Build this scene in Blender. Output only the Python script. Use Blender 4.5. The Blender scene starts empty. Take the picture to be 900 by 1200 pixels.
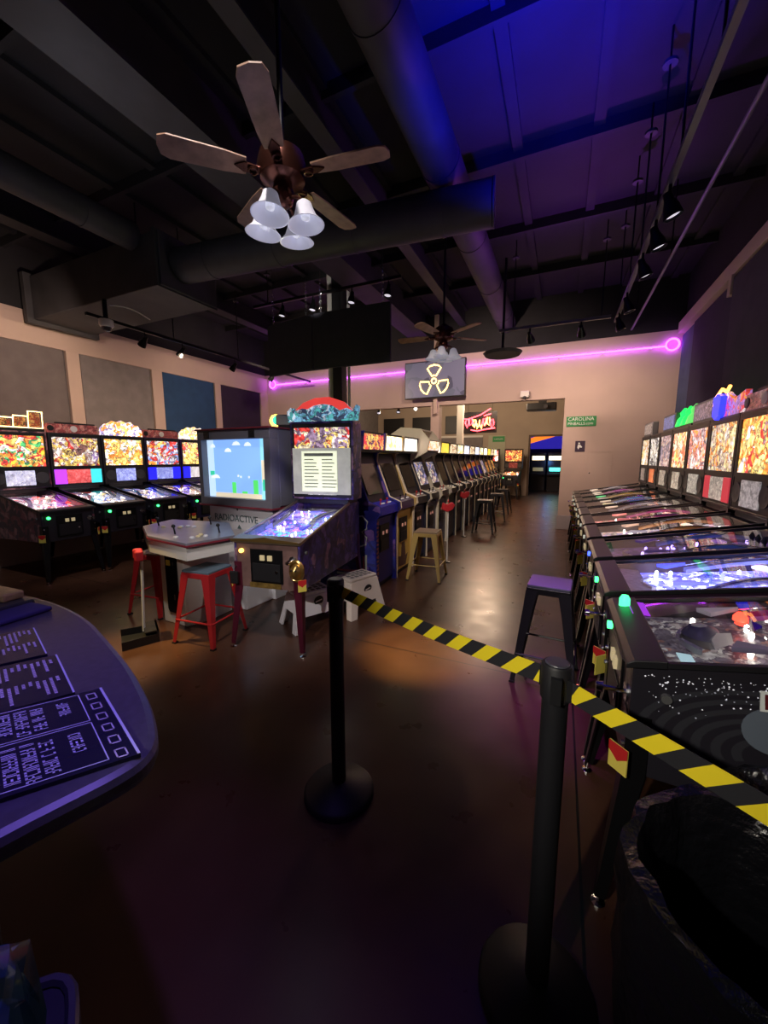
import bpy, math, random
from mathutils import Vector, Matrix
R = math.radians
PI = math.pi
S = bpy.context.scene
COL = S.collection

# ------------------------------------------------------------------ camera
FPX, HORIZON, VPX, EYE = 450.0, 537.0, 658.0, 1.5
PITCH = math.atan((600 - HORIZON) / FPX)
YAW = math.atan2(VPX - 450, FPX * math.cos(PITCH) + (600 - HORIZON) * math.sin(PITCH))
cd = bpy.data.cameras.new('camera')
cd.sensor_fit = 'VERTICAL'
cd.sensor_height = 32.0
cd.lens = 32.0 * FPX / 1200.0
cd.clip_start = 0.02
cam = bpy.data.objects.new('camera', cd)
COL.objects.link(cam)
cam.location = (0, 0, EYE)
cam.rotation_euler = (PI / 2 - PITCH, 0, YAW)
S.camera = cam

# ------------------------------------------------------------------ world, exposure
w = bpy.data.worlds.new('world')
S.world = w
w.use_nodes = True
w.node_tree.nodes['Background'].inputs[0].default_value = (0.02, 0.02, 0.03, 1)
w.node_tree.nodes['Background'].inputs[1].default_value = 0.3
S.view_settings.view_transform = 'Standard'
S.view_settings.look = 'None'
S.view_settings.gamma = 1
S.view_settings.exposure = 0.0
S.view_settings.use_curve_mapping = False

# ------------------------------------------------------------------ lights of the room, with added fill spots
def spot(loc, target, power, col, size=70, blend=0.8, rad=0.04):
    l = bpy.data.lights.new('lamp_and_fill', 'SPOT')
    l.energy = power
    l.color = col
    l.spot_size = R(size)
    l.spot_blend = blend
    l.shadow_soft_size = rad
    o = bpy.data.objects.new('lamp_and_fill', l)
    COL.objects.link(o)
    o.location = loc
    o.rotation_euler = (Vector(target) - Vector(loc)).to_track_quat('-Z', 'Y').to_euler()
    return o
def point(loc, power, col, rad=0.05):
    l = bpy.data.lights.new('lamp_and_fill', 'POINT')
    l.energy = power
    l.color = col
    l.shadow_soft_size = rad
    o = bpy.data.objects.new('lamp_and_fill', l)
    COL.objects.link(o)
    o.location = loc
    return o
WARM = (1.0, 0.72, 0.48)
PINK = (1.0, 0.70, 0.56)
spot((-1.6, 6.2, 3.45), (-1.4, 8.9, 2.7), 250, PINK, 100)
spot((0.3, 6.9, 3.3), (0.7, 8.9, 1.9), 130, PINK, 120)
spot((-4.8, 6.0, 3.4), (-5.0, 8.9, 3.0), 170, PINK, 110)
spot((-5.9, 4.74, 3.2), (-7.8, 4.6, 2.9), 110, WARM, 140)
spot((-5.6, 2.6, 3.3), (-7.8, 2.6, 2.8), 110, PINK, 130)
spot((-5.4, 6.6, 3.3), (-7.8, 7.0, 2.8), 80, PINK, 130)
spot((-0.9, 2.9, 3.9), (-0.93, 2.72, 0), 1400, (1.0, 0.68, 0.20), 17, 1.0)
spot((-3.6, 1.5, 3.9), (-2.95, 1.75, 0), 800, (1.0, 0.70, 0.26), 19, 1.0)
spot((-0.2, 2.4, 3.9), (-0.12, 2.45, 0), 420, (0.50, 0.06, 1.0), 22, 1.0)
spot((-1.0, 0.7, 4.2), (-2.7, 2.9, 0.6), 250, (1.0, 0.90, 0.86), 52, 1.0)              # added fill on the middle group, no fixture there
spot((-1.1, -1.6, 2.9), (-2.0, 2.8, 0.75), 330, (1.0, 0.92, 0.88), 32, 1.0)            # added fill from behind the camera, unseen and without a fixture
spot((-0.9, -1.4, 2.5), (0.0, 1.05, 1.0), 230, (1.0, 0.93, 0.80), 29, 1.0)          # added fill that brightens the belt, no fixture
spot((-0.8, 2.4, 3.9), (-2.0, 5.3, 1.3), 380, (1.0, 0.82, 0.66), 46, 1.0)             # added fill spot for the arcade row
spot((-4.0, 1.6, 4.0), (-6.0, 3.6, 0.7), 160, (0.92, 0.90, 1.0), 60, 1.0)             # fill spot added over the left pinball row
spot((0.585, 4.2, 3.3), (0.75, 4.8, 0.9), 40, (1.0, 0.85, 0.8), 90, 1.0)              # right pinball row
spot((-0.3, 0.7, 3.4), (0.75, 1.75, 0.85), 22, (0.45, 0.30, 1.0), 44, 1.0)            # violet wash on the nearest machines
spot((-0.7, 0.4, 2.9), (-0.86, 0.33, 1.05), 80, (0.26, 0.15, 1.0), 44, 1.0)           # black light over the counter
spot((-0.9, 1.2, 3.3), (-1.15, 0.5, 1.05), 5, (1.0, 0.9, 0.9), 34, 1.0)
spot((0.0, 2.9, 2.8), (-0.2, 3.3, 4.7), 1300, (0.005, 0.008, 1.0), 85, 1.0)              # blue wash on the deck
spot((0.2, 6.0, 3.2), (-0.2, 5.2, 4.7), 110, (0.42, 0.06, 0.9), 140, 1.0)              # purple wash further back
spot((-3.6, 2.0, 3.3), (-3.6, 2.6, 4.7), 10, (0.8, 0.85, 1.0), 150, 1.0)
point((-2.0, 12.0, 3.6), 300, WARM, .5)
spot((-3.2, 4.5, 3.5), (-3.75, 6.0, 4.2), 30, (1, .95, .85), 40, 1.0)  # small spot added to brighten the white pipes by the column
point((-5.2, 12.5, 3.2), 160, WARM)

# ------------------------------------------------------------------ materials
M = {}
def nodes(name):
    m = bpy.data.materials.new(name)
    m.use_nodes = True
    nt = m.node_tree
    return m, nt, nt.nodes['Principled BSDF']
def mat(name, col, rough=0.5, metal=0.0, emit=None, es=0.0, noise=0.0, nscale=8.0, bump=0.0, spec=0.5):
    if name in M:
        return M[name]
    m, nt, b = nodes(name)
    c = (*col, 1)
    b.inputs['Base Color'].default_value = c
    b.inputs['Roughness'].default_value = rough
    b.inputs['Metallic'].default_value = metal
    b.inputs['Specular IOR Level'].default_value = spec
    if emit:
        b.inputs['Emission Color'].default_value = (*emit, 1)
        b.inputs['Emission Strength'].default_value = es
    if noise or bump:
        tc = nt.nodes.new('ShaderNodeTexCoord')
        n = nt.nodes.new('ShaderNodeTexNoise')
        n.inputs['Scale'].default_value = nscale
        n.inputs['Detail'].default_value = 5
        nt.links.new(tc.outputs['Object'], n.inputs['Vector'])
        if noise:
            cr = nt.nodes.new('ShaderNodeValToRGB')
            cr.color_ramp.elements[0].color = (*[x * (1 - noise) for x in col], 1)
            cr.color_ramp.elements[1].color = (*[min(1, x * (1 + noise)) for x in col], 1)
            cr.color_ramp.elements[0].position = .3
            cr.color_ramp.elements[1].position = .7
            nt.links.new(n.outputs['Fac'], cr.inputs['Fac'])
            nt.links.new(cr.outputs['Color'], b.inputs['Base Color'])
        if bump:
            bp = nt.nodes.new('ShaderNodeBump')
            bp.inputs['Strength'].default_value = bump
            bp.inputs['Distance'].default_value = 0.02
            nt.links.new(n.outputs['Fac'], bp.inputs['Height'])
            nt.links.new(bp.outputs['Normal'], b.inputs['Normal'])
    M[name] = m
    return m
def glow(name, col, s):
    return mat(name, col, 0.4, 0, col, s)
def art(name, cols, scale=9.0, es=1.0, seed=0.0, lines=0.5, rough=0.35):
    """printed artwork: warped cells of a palette with drawn outlines; es > 0 makes it glow"""
    if name in M:
        return M[name]
    m, nt, b = nodes(name)
    N, L = nt.nodes.new, nt.links.new
    tc = N('ShaderNodeTexCoord')
    mp = N('ShaderNodeMapping')
    mp.inputs['Location'].default_value = (seed * 3.7, seed * 1.3, seed * 2.1)
    L(tc.outputs['Object'], mp.inputs['Vector'])
    nz = N('ShaderNodeTexNoise')
    nz.inputs['Scale'].default_value = scale * .6
    nz.inputs['Detail'].default_value = 4
    L(mp.outputs[0], nz.inputs['Vector'])
    mix = N('ShaderNodeMix')
    mix.data_type = 'VECTOR'
    mix.inputs[0].default_value = 0.28
    L(mp.outputs[0], mix.inputs[4])
    L(nz.outputs['Color'], mix.inputs[5])
    vo = N('ShaderNodeTexVoronoi')
    vo.inputs['Scale'].default_value = scale
    L(mix.outputs[1], vo.inputs['Vector'])
    sp = N('ShaderNodeSeparateColor')
    L(vo.outputs['Color'], sp.inputs[0])
    cr = N('ShaderNodeValToRGB')
    cr.color_ramp.interpolation = 'CONSTANT'
    els = cr.color_ramp.elements
    k = len(cols)
    els[0].color = (*cols[0], 1)
    els[1].position = 1 / k
    els[1].color = (*cols[1 % k], 1)
    for i in range(2, k):
        e = els.new(i / k)
        e.color = (*cols[i], 1)
    L(sp.outputs[0], cr.inputs['Fac'])
    v3 = N('ShaderNodeTexVoronoi')
    v3.inputs['Scale'].default_value = scale * 2.7
    L(mix.outputs[1], v3.inputs['Vector'])
    s3 = N('ShaderNodeSeparateColor')
    L(v3.outputs['Color'], s3.inputs[0])
    c3 = N('ShaderNodeValToRGB')
    c3.color_ramp.interpolation = 'CONSTANT'
    e3 = c3.color_ramp.elements
    e3[0].color = (*cols[-1], 1)
    e3[1].position = 1 / k
    e3[1].color = (*cols[0], 1)
    for i in range(2, k):
        e = e3.new(i / k)
        e.color = (*cols[(i * 3 + 1) % k], 1)
    L(s3.outputs[1], c3.inputs['Fac'])
    g3 = N('ShaderNodeMath')
    g3.operation = 'GREATER_THAN'
    g3.inputs[1].default_value = .45
    L(s3.outputs[2], g3.inputs[0])
    m3 = N('ShaderNodeMix')
    m3.data_type = 'RGBA'
    L(g3.outputs[0], m3.inputs[0])
    L(cr.outputs['Color'], m3.inputs[6])
    L(c3.outputs['Color'], m3.inputs[7])
    n2 = N('ShaderNodeTexNoise')
    n2.inputs['Scale'].default_value = scale * 2.2
    n2.inputs['Detail'].default_value = 6
    L(mp.outputs[0], n2.inputs['Vector'])
    r2 = N('ShaderNodeValToRGB')
    r2.color_ramp.elements[0].position = .42
    r2.color_ramp.elements[1].position = .58
    r2.color_ramp.elements[0].color = (.25, .2, .22, 1)
    r2.color_ramp.elements[1].color = (1, 1, 1, 1)
    L(n2.outputs['Fac'], r2.inputs['Fac'])
    mu = N('ShaderNodeMix')
    mu.data_type = 'RGBA'
    mu.blend_type = 'MULTIPLY'
    mu.inputs[0].default_value = lines
    L(m3.outputs[2], mu.inputs[6])
    L(r2.outputs['Color'], mu.inputs[7])
    ve = N('ShaderNodeTexVoronoi')
    ve.feature = 'DISTANCE_TO_EDGE'
    ve.inputs['Scale'].default_value = scale
    L(mix.outputs[1], ve.inputs['Vector'])
    gt = N('ShaderNodeMath')
    gt.operation = 'LESS_THAN'
    gt.inputs[1].default_value = 0.035
    L(ve.outputs['Distance'], gt.inputs[0])
    mu2 = N('ShaderNodeMix')
    mu2.data_type = 'RGBA'
    ml = N('ShaderNodeMath')
    ml.operation = 'MULTIPLY'
    ml.inputs[1].default_value = lines
    L(gt.outputs[0], ml.inputs[0])
    L(ml.outputs[0], mu2.inputs[0])
    L(mu.outputs[2], mu2.inputs[6])
    mu2.inputs[7].default_value = (.03, .02, .03, 1)
    L(mu2.outputs[2], b.inputs['Base Color'])
    b.inputs['Roughness'].default_value = rough
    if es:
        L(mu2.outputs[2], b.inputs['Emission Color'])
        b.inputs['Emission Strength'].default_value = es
    M[name] = m
    return m
def glass(name='glass', tint=(1, 1, 1), rough=0.02):
    if name in M:
        return M[name]
    m = bpy.data.materials.new(name)
    m.use_nodes = True
    nt = m.node_tree
    nt.nodes.remove(nt.nodes['Principled BSDF'])
    out = nt.nodes['Material Output']
    t = nt.nodes.new('ShaderNodeBsdfTransparent')
    t.inputs[0].default_value = (*tint, 1)
    g = nt.nodes.new('ShaderNodeBsdfGlossy')
    g.inputs['Roughness'].default_value = rough
    f = nt.nodes.new('ShaderNodeFresnel')
    f.inputs[0].default_value = 1.5
    mx = nt.nodes.new('ShaderNodeMixShader')
    nt.links.new(f.outputs[0], mx.inputs[0])
    nt.links.new(t.outputs[0], mx.inputs[1])
    nt.links.new(g.outputs[0], mx.inputs[2])
    nt.links.new(mx.outputs[0], out.inputs[0])
    M[name] = m
    return m
GLASS = glass()
BLACK = mat('black_paint', (.012, .012, .014), .45)
BLACKM = mat('black_metal', (.015, .015, .017), .3, .6)
DARK = mat('dark_cabinet', (.02, .018, .025), .35)
STEEL = mat('steel', (.6, .6, .62), .25, 1)
CHROME = mat('chrome', (.8, .8, .8), .1, 1)
CEIL = mat('ceiling_black', (.013, .013, .016), .8, noise=.3, nscale=2, bump=.2)
DUCT = mat('duct_paint', (.034, .034, .038), .6, noise=.25, nscale=3)
CREAM = mat('cream_wall', (.58, .45, .38), .75, noise=.06, nscale=1.5, bump=.04)
WHITE = mat('white_plastic', (.72, .70, .66), .45)
GREYW = mat('grey_wall', (.20, .18, .18), .8, noise=.1)

# ------------------------------------------------------------------ mesh builder
class MB:
    def __init__(s):
        s.v, s.f, s.mi, s.cur = [], [], [], 0
    def add(s, vs, fs, X=None):
        o = len(s.v)
        for p in vs:
            p = Vector(p)
            s.v.append(X @ p if X is not None else p)
        for f in fs:
            s.f.append([o + i for i in f])
            s.mi.append(s.cur)
        return s
    def box(s, x0, x1, y0, y1, z0, z1, X=None):
        vs = [(x, y, z) for x in (x0, x1) for y in (y0, y1) for z in (z0, z1)]
        return s.add(vs, [(0, 1, 3, 2), (4, 6, 7, 5), (0, 4, 5, 1), (2, 3, 7, 6), (0, 2, 6, 4), (1, 5, 7, 3)], X)
    def cbox(s, c, d, X=None):
        return s.box(c[0] - d[0] / 2, c[0] + d[0] / 2, c[1] - d[1] / 2, c[1] + d[1] / 2, c[2] - d[2] / 2, c[2] + d[2] / 2, X)
    def prism(s, pts, lo, hi, ax='z', X=None):
        def q(p, t):
            return {'z': (p[0], p[1], t), 'x': (t, p[0], p[1]), 'y': (p[0], t, p[1])}[ax]
        n = len(pts)
        a = sum(pts[i][0] * pts[(i + 1) % n][1] - pts[(i + 1) % n][0] * pts[i][1] for i in range(n))
        if (a < 0) != (ax == 'y'):
            pts = pts[::-1]
        vs = [q(p, lo) for p in pts] + [q(p, hi) for p in pts]
        fs = [list(range(n))[::-1], list(range(n, 2 * n))]
        fs += [(i, (i + 1) % n, n + (i + 1) % n, n + i) for i in range(n)]
        return s.add(vs, fs, X)
    def lathe(s, prof, c=(0, 0, 0), n=20, X=None, cap=True):
        vs, fs = [], []
        for (r, z) in prof:
            for k in range(n):
                a = 2 * PI * k / n
                vs.append((c[0] + r * math.cos(a), c[1] + r * math.sin(a), c[2] + z))
        for i in range(len(prof) - 1):
            for k in range(n):
                k2 = (k + 1) % n
                fs.append((i * n + k, i * n + k2, (i + 1) * n + k2, (i + 1) * n + k))
        if cap:
            fs.append(list(range(n))[::-1])
            fs.append([(len(prof) - 1) * n + k for k in range(n)])
        return s.add(vs, fs, X)
    def cyl(s, p, q, r, r2=None, n=12):
        p, q = Vector(p), Vector(q)
        d = q - p
        X = Matrix.Translation(p) @ d.to_track_quat('Z', 'Y').to_matrix().to_4x4()
        return s.lathe([(r, 0), (r if r2 is None else r2, d.length)], n=n, X=X)
    def tube(s, pts, r, n=8, closed=False):
        pts = [Vector(p) for p in pts]
        vs, fs = [], []
        m = len(pts)
        for i, p in enumerate(pts):
            if closed:
                t = pts[(i + 1) % m] - pts[i - 1]
            else:
                t = pts[min(i + 1, m - 1)] - pts[max(i - 1, 0)]
            X = t.to_track_quat('Z', 'Y').to_matrix()
            for k in range(n):
                a = 2 * PI * k / n
                vs.append(p + X @ Vector((r * math.cos(a), r * math.sin(a), 0)))
        for i in range(m if closed else m - 1):
            j = (i + 1) % m
            for k in range(n):
                fs.append((i * n + k, i * n + (k + 1) % n, j * n + (k + 1) % n, j * n + k))
        if not closed:
            fs.append(list(range(n))[::-1])
            fs.append([(m - 1) * n + k for k in range(n)])
        return s.add(vs, fs)
    def build(s, name, m, parent=None, smooth=False, bevel=0.0):
        me = bpy.data.meshes.new(name)
        me.from_pydata([tuple(v) for v in s.v], [], s.f)
        for x in (m if isinstance(m, (list, tuple)) else [m]):
            me.materials.append(x)
        me.polygons.foreach_set('material_index', s.mi)
        if smooth:
            me.polygons.foreach_set('use_smooth', [True] * len(s.f))
            try:
                me.set_sharp_from_angle(angle=R(40))
            except Exception:
                pass
        me.update()
        o = bpy.data.objects.new(name, me)
        COL.objects.link(o)
        o.parent = parent
        if bevel:
            bm = o.modifiers.new('bevel', 'BEVEL')
            bm.width = bevel
            bm.segments = 2
            bm.limit_method = 'ANGLE'
        return o
def box(name, m, parent, *a, bevel=0.0, X=None):
    return MB().box(*a, X=X).build(name, m, parent, bevel=bevel)
def tag(o, label, cat, group=None, kind=None):
    o['label'] = label
    o['category'] = cat
    if group:
        o['group'] = group
    if kind:
        o['kind'] = kind
    return o
def thing(name, label, cat, loc=(0, 0, 0), rz=0.0, group=None):
    o = bpy.data.objects.new(name, None)
    o.empty_display_size = .1
    COL.objects.link(o)
    o.location = loc
    o.rotation_euler = (0, 0, rz)
    return tag(o, label, cat, group)
def struct(o, label=None):
    o['kind'] = 'structure'
    if label:
        o['label'] = label
    return o
def text(name, body, size, m, parent, loc, rot, depth=0.002, align='CENTER'):
    c = bpy.data.curves.new(name, 'FONT')
    c.body = body
    c.size = size
    c.extrude = depth
    c.align_x = align
    c.align_y = 'CENTER'
    t = bpy.data.objects.new(name, c)
    COL.objects.link(t)
    bpy.context.view_layer.update()
    me = bpy.data.meshes.new_from_object(t.evaluated_get(bpy.context.evaluated_depsgraph_get()))
    bpy.data.objects.remove(t)
    me.name = name
    me.materials.clear()
    me.materials.append(m)
    o = bpy.data.objects.new(name, me)
    COL.objects.link(o)
    o.parent = parent
    o.location = loc
    o.rotation_euler = rot
    return o
def copy_tree(o, parent=None):
    c = o.copy()
    COL.objects.link(c)
    c.parent = parent
    for ch in list(o.children):
        copy_tree(ch, c)
    return c

# ------------------------------------------------------------------ room
XL, XR, YB, YF, ZC = -7.8, 1.89, 8.91, -3.2, 4.75
Y2 = 16.4
def floor_mat():
    m, nt, b = nodes('stained_concrete')
    N, L = nt.nodes.new, nt.links.new
    tc = N('ShaderNodeTexCoord')
    n1 = N('ShaderNodeTexNoise')
    n1.inputs['Scale'].default_value = 1.6
    n1.inputs['Detail'].default_value = 8
    L(tc.outputs['Object'], n1.inputs['Vector'])
    cr = N('ShaderNodeValToRGB')
    cr.color_ramp.elements[0].position = .3
    cr.color_ramp.elements[0].color = (.042, .016, .009, 1)
    cr.color_ramp.elements[1].position = .72
    cr.color_ramp.elements[1].color = (.12, .052, .028, 1)
    L(n1.outputs['Fac'], cr.inputs['Fac'])
    sx = N('ShaderNodeSeparateXYZ')
    L(tc.outputs['Object'], sx.inputs[0])
    prev = None
    for ax, c in ((1, 2.66), (1, 7.75), (1, 12.8), (0, -4.6), (0, .15)):
        a = N('ShaderNodeMath'); a.operation = 'SUBTRACT'; a.inputs[1].default_value = c
        L(sx.outputs[ax], a.inputs[0])
        d = N('ShaderNodeMath'); d.operation = 'ABSOLUTE'; L(a.outputs[0], d.inputs[0])
        e = N('ShaderNodeMath'); e.operation = 'LESS_THAN'; e.inputs[1].default_value = .005
        L(d.outputs[0], e.inputs[0])
        if prev:
            g = N('ShaderNodeMath'); g.operation = 'MAXIMUM'
            L(prev, g.inputs[0]); L(e.outputs[0], g.inputs[1]); prev = g.outputs[0]
        else:
            prev = e.outputs[0]
    mx = N('ShaderNodeMix'); mx.data_type = 'RGBA'
    L(prev, mx.inputs[0]); L(cr.outputs['Color'], mx.inputs[6]); mx.inputs[7].default_value = (.008, .005, .004, 1)
    L(mx.outputs[2], b.inputs['Base Color'])
    rr = N('ShaderNodeMapRange')
    rr.inputs[3].default_value = .20; rr.inputs[4].default_value = .42
    n2 = N('ShaderNodeTexNoise'); n2.inputs['Scale'].default_value = 5; n2.inputs['Detail'].default_value = 6
    L(tc.outputs['Object'], n2.inputs['Vector']); L(n2.outputs['Fac'], rr.inputs[0])
    L(rr.outputs[0], b.inputs['Roughness'])
    bp = N('ShaderNodeBump'); bp.inputs['Strength'].default_value = .012; bp.inputs['Distance'].default_value = .02
    L(n2.outputs['Fac'], bp.inputs['Height']); L(bp.outputs[0], b.inputs['Normal'])
    return m
struct(box('floor', floor_mat(), None, XL - .3, XR + .3, YF - .2, 21, -.1, 0), 'dark brown stained glossy concrete floor')
ceil = struct(box('ceiling', CEIL, None, XL - .3, XR + .3, YF - .2, 21, ZC, ZC + .12), 'black painted open ceiling deck')
for i in range(9):
    y = -2.4 + 1.42 * i
    box('joist', CEIL, ceil, XL, XR, y, y + .05, ZC - .12, ZC)
for i in range(13):
    x = XL + .4 + i * .75
    box('deck_rib', CEIL, ceil, x, x + .10, YF, YB, ZC - .05, ZC)
BANDZ = 3.81
# left wall: cream band and pilasters over a low ledge, acoustic panels between
wl = struct(MB().box(XL - .2, XL, YF, YB, 0, BANDZ).build('wall_left', CREAM), 'cream left wall with pilasters')
box('upper_wall', CEIL, wl, XL - .2, XL, YF, YB, BANDZ, ZC)
struct(box('wall_left_lower', CREAM, None, XL, XL + .85, YF, YB, 0, 1.86, bevel=.006), 'low cream wall ledge behind the left pinball row')
struct(box('trim_2', CREAM, None, XL, XL + .88, YF, YB, 1.86, 1.90, bevel=.004), 'cream ledge cap')
for i, (a, b) in enumerate(((1.55, 1.75), (3.95, 4.15), (5.46, 5.69), (7.05, 7.23), (8.62, YB))):
    struct(box('trim_%d' % (3 + i), CREAM, None, XL, XL + .07, a, b, 1.9, 3.3, bevel=.004), 'cream pilaster on left wall')
struct(box('trim_8', CREAM, None, XL, XL + .07, YF, YB, 3.3, 3.72, bevel=.004), 'cream band over the left wall panels')
for (a, b, c, lab) in ((1.78, 3.93, (.16, .14, .14), 'large grey acoustic panel at the left edge of the left wall'),
                       (4.17, 5.44, (.22, .20, .20), 'lighter grey acoustic panel between two cream pilasters'),
                       (5.71, 7.03, (.022, .07, .17), 'navy blue acoustic panel on the left wall'),
                       (7.25, 8.60, (.03, .018, .045), 'near-black acoustic panel by the back left corner')):
    p = thing('acoustic_panel', lab, 'panel', (XL, (a + b) / 2, 1.9), 0, 'acoustic panels on left wall')
    h = (b - a) / 2
    mm = mat('felt_%.2f' % a, c, .9, noise=.12, nscale=5, bump=.1)
    box('felt', mm, p, .0, .045, -h + .01, h - .01, 0, 1.4, bevel=.01)
    box('edge_batten', mm, p, .0, .05, -h, -h + .012, 0, 1.4)
    box('edge_batten', mm, p, .0, .05, h - .012, h, 0, 1.4)
# right wall
wr = struct(box('wall_right', CREAM, None, XR, XR + .2, YF, YB, 0, BANDZ), 'right wall behind the pinball row')
box('upper_wall', CEIL, wr, XR, XR + .2, YF, YB, BANDZ, ZC)
cr_ = struct(box('trim_9', CREAM, None, XR - .10, XR, YF, YB, 3.74, 3.93, bevel=.005), 'cream crown strip on the right wall')
box('crown_block', CREAM, cr_, XR - .12, XR, 6.39, 6.49, 3.5, 3.74, bevel=.005)
for (a, b, t, c, lab) in ((8.15, 8.88, .03, (.07, .10, .17), 'narrow slate blue acoustic panel in the back right corner'),
                          (6.50, 8.12, .05, (.035, .028, .06), 'dark navy acoustic panel second from the back right corner'),
                          (4.40, 6.38, .10, (.06, .052, .085), 'thick charcoal acoustic panel above the right pinball row'),
                          (2.2, 4.34, .10, (.06, .052, .085), 'charcoal acoustic panel on the right wall nearest the camera')):
    p = thing('acoustic_panel', lab, 'panel', (XR, (a + b) / 2, 2.0), 0, 'acoustic panels on right wall')
    h = (b - a) / 2
    mm = mat('felt_r%.2f' % a, c, .9, noise=.12, nscale=5, bump=.1)
    box('felt', mm, p, -t, 0, -h, h, 0, 1.70, bevel=.01)
    box('bottom_batten', BLACK, p, -t - .01, 0, -h, h, -.03, .0)
struct(box('wall_front', CREAM, None, XL - .2, XR + .2, YF - .2, YF, 0, ZC), 'wall behind the camera')
# back wall with the wide opening
OPX0, OPX1, OPZ = -4.95, -.005, 2.72
mb = MB()
mb.box(XL - .2, OPX0, YB, YB + .18, 0, BANDZ)
mb.box(OPX1, XR + .2, YB, YB + .18, 0, BANDZ)
mb.box(OPX0, OPX1, YB, YB + .18, OPZ, BANDZ)
wb = struct(mb.build('wall_back', CREAM), 'cream back wall with a wide opening')
box('upper_wall', CEIL, wb, XL - .2, XR + .2, YB, YB + .18, BANDZ, ZC)
struct(box('trim_10', CREAM, None, -2.86, -2.65, YB - .02, YB + .2, 0, OPZ, bevel=.004), 'cream post standing in the opening')
wb = struct(box('door_1', CREAM, None, .48, .92, YB - .012, YB, .75, 1.62, bevel=.003), 'small cream access door in back wall')
box('access_frame', CREAM, wb, .42, .48, YB - .02, YB, .7, 1.68)
box('access_frame', CREAM, wb, .48, .92, YB - .02, YB, 1.62, 1.68)
MB().cyl((.53, YB - .03, 1.2), (.53, YB - .01, 1.2), .012).build('access_lock', STEEL, wb)
struct(box('baseboard_back', mat('base_grey', (.42, .38, .38), .6), None, OPX1 - .02, 1.0, YB - .02, YB, 0, .30, bevel=.004), 'pale tall baseboard right of the opening')
# second room
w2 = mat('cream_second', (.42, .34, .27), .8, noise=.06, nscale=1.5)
mb = MB()
mb.box(XL - .2, -1.15, Y2, Y2 + .15, 0, ZC)
mb.box(-.0, XR + .2, Y2, Y2 + .15, 0, ZC)
mb.box(-1.15, 0, Y2, Y2 + .15, 2.34, ZC)
wf = struct(mb.build('wall_far', w2), 'cream far wall of the second room with a doorway')
for a in ((-1.22, -1.15, 0, 2.41), (0, .07, 0, 2.41), (-1.15, 0, 2.34, 2.41)):
    box('door_casing', mat('casing_dark', (.10, .06, .04), .6), wf, a[0], a[1], Y2 - .03, Y2, a[2], a[3])
box('rail_trim', WHITE, wf, XL, -3.0, Y2 - .04, Y2, 2.36, 2.44)
box('wainscot', GREYW, wf, XL, -3.0, Y2 - .02, Y2, 0, 2.36)
struct(box('wall_second_left', GREYW, None, XL - .2, XL, YB + .18, 21, 0, ZC), 'grey left wall of the second room')
struct(box('wall_second_right', w2, None, XR, XR + .2, YB + .18, 21, 0, ZC), 'right wall of the second room')
struct(box('wall_third', mat('night_wall', (.012, .010, .03), .7), None, -4.5, 3, 20.8, 20.95, 0, ZC), 'dark wall of the room beyond the doorway')
post2 = struct(box('trim_1', WHITE, None, -3.14, -2.94, 12.5, 12.7, 0, ZC, bevel=.005), 'white square post in the second room')
for (a, b, lab) in ((-7.5, -6.5, 'black wall panel in second room, leftmost'), (-6.1, -4.9, 'black wall panel in second room, second from left'),
                    (-4.6, -3.3, 'black wall panel in second room beside white post')):
    p = thing('wall_panel', lab, 'panel', ((a + b) / 2, Y2, 2.55), 0, 'panels on the far wall')
    h = (b - a) / 2
    box('felt', BLACK, p, -h, h, -.05, 0, 0, .72, bevel=.01)
    box('batten', BLACKM, p, -h, h, -.06, 0, -.03, 0)

# ------------------------------------------------------------------ ceiling services
def duct(name, label, p, q, r, bands, mm=DUCT):
    t = thing(name, label, 'duct')
    MB().cyl(p, q, r, n=24).build('sheet_tube', mm, t, smooth=True)
    p, q = Vector(p), Vector(q)
    d = (q - p).normalized()
    for i in range(bands):
        c = p + (q - p) * ((i + .5) / bands)
        MB().cyl(c - d * .015, c + d * .015, r + .006, n=24).build('seam_band', mm, t, smooth=True)
    return t
duct('air_duct', 'round grey air duct crossing the room behind the ceiling fan', (-.74, 4.12, 3.92), (-4.53, 3.73, 3.92), .20, 4)
MB().cyl((-.735, 4.12, 3.92), (-.72, 4.122, 3.92), .205, n=24).build('end_cap', DUCT, bpy.data.objects['air_duct'], smooth=True)
duct('air_duct', 'long round duct running front to back right of the fan', (-1.22, -1.0, 4.32), (-1.22, 8.9, 4.32), .19, 7)
duct('air_duct', 'round duct running into the box duct at upper left', (-5.0, -1.0, 4.22), (-5.0, 3.41, 4.22), .16, 4)
t = thing('box_duct', 'black rectangular box duct hanging above the left wall', 'duct', (-6.0, 3.85, 3.6))
box('body', DUCT, t, -1.45, 1.45, -.42, .42, 0, .62, bevel=.01)
box('flange', DUCT, t, -1.55, -1.45, -.5, .5, -.06, .66, bevel=.005)
box('flange', DUCT, t, 1.38, 1.42, -.45, .45, -.02, .64)
for y in (-.3, .3):
    MB().cyl((-.5, y, .62), (-.5, y, 1.15), .01, n=6).build('hanger_rod', BLACKM, t)
    MB().cyl((.9, y, .62), (.9, y, 1.15), .01, n=6).build('hanger_rod', BLACKM, t)
t = thing('ceiling_beam', 'wide flat dark grey beam at upper left of ceiling', 'beam', (-3.1, 2.9, 4.2))
box('web', DUCT, t, -.07, .07, -5.9, 6.0, .03, .55)
box('flange', DUCT, t, -.22, .22, -5.9, 6.0, 0, .03)
t = thing('ceiling_beam', 'slim dark beam beside the long round duct', 'beam', (-2.15, 2.9, 4.4))
box('web', CEIL, t, -.04, .04, -5.9, 6.0, .02, .35)
box('flange', DUCT, t, -.08, .08, -5.9, 6.0, 0, .02)
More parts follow.
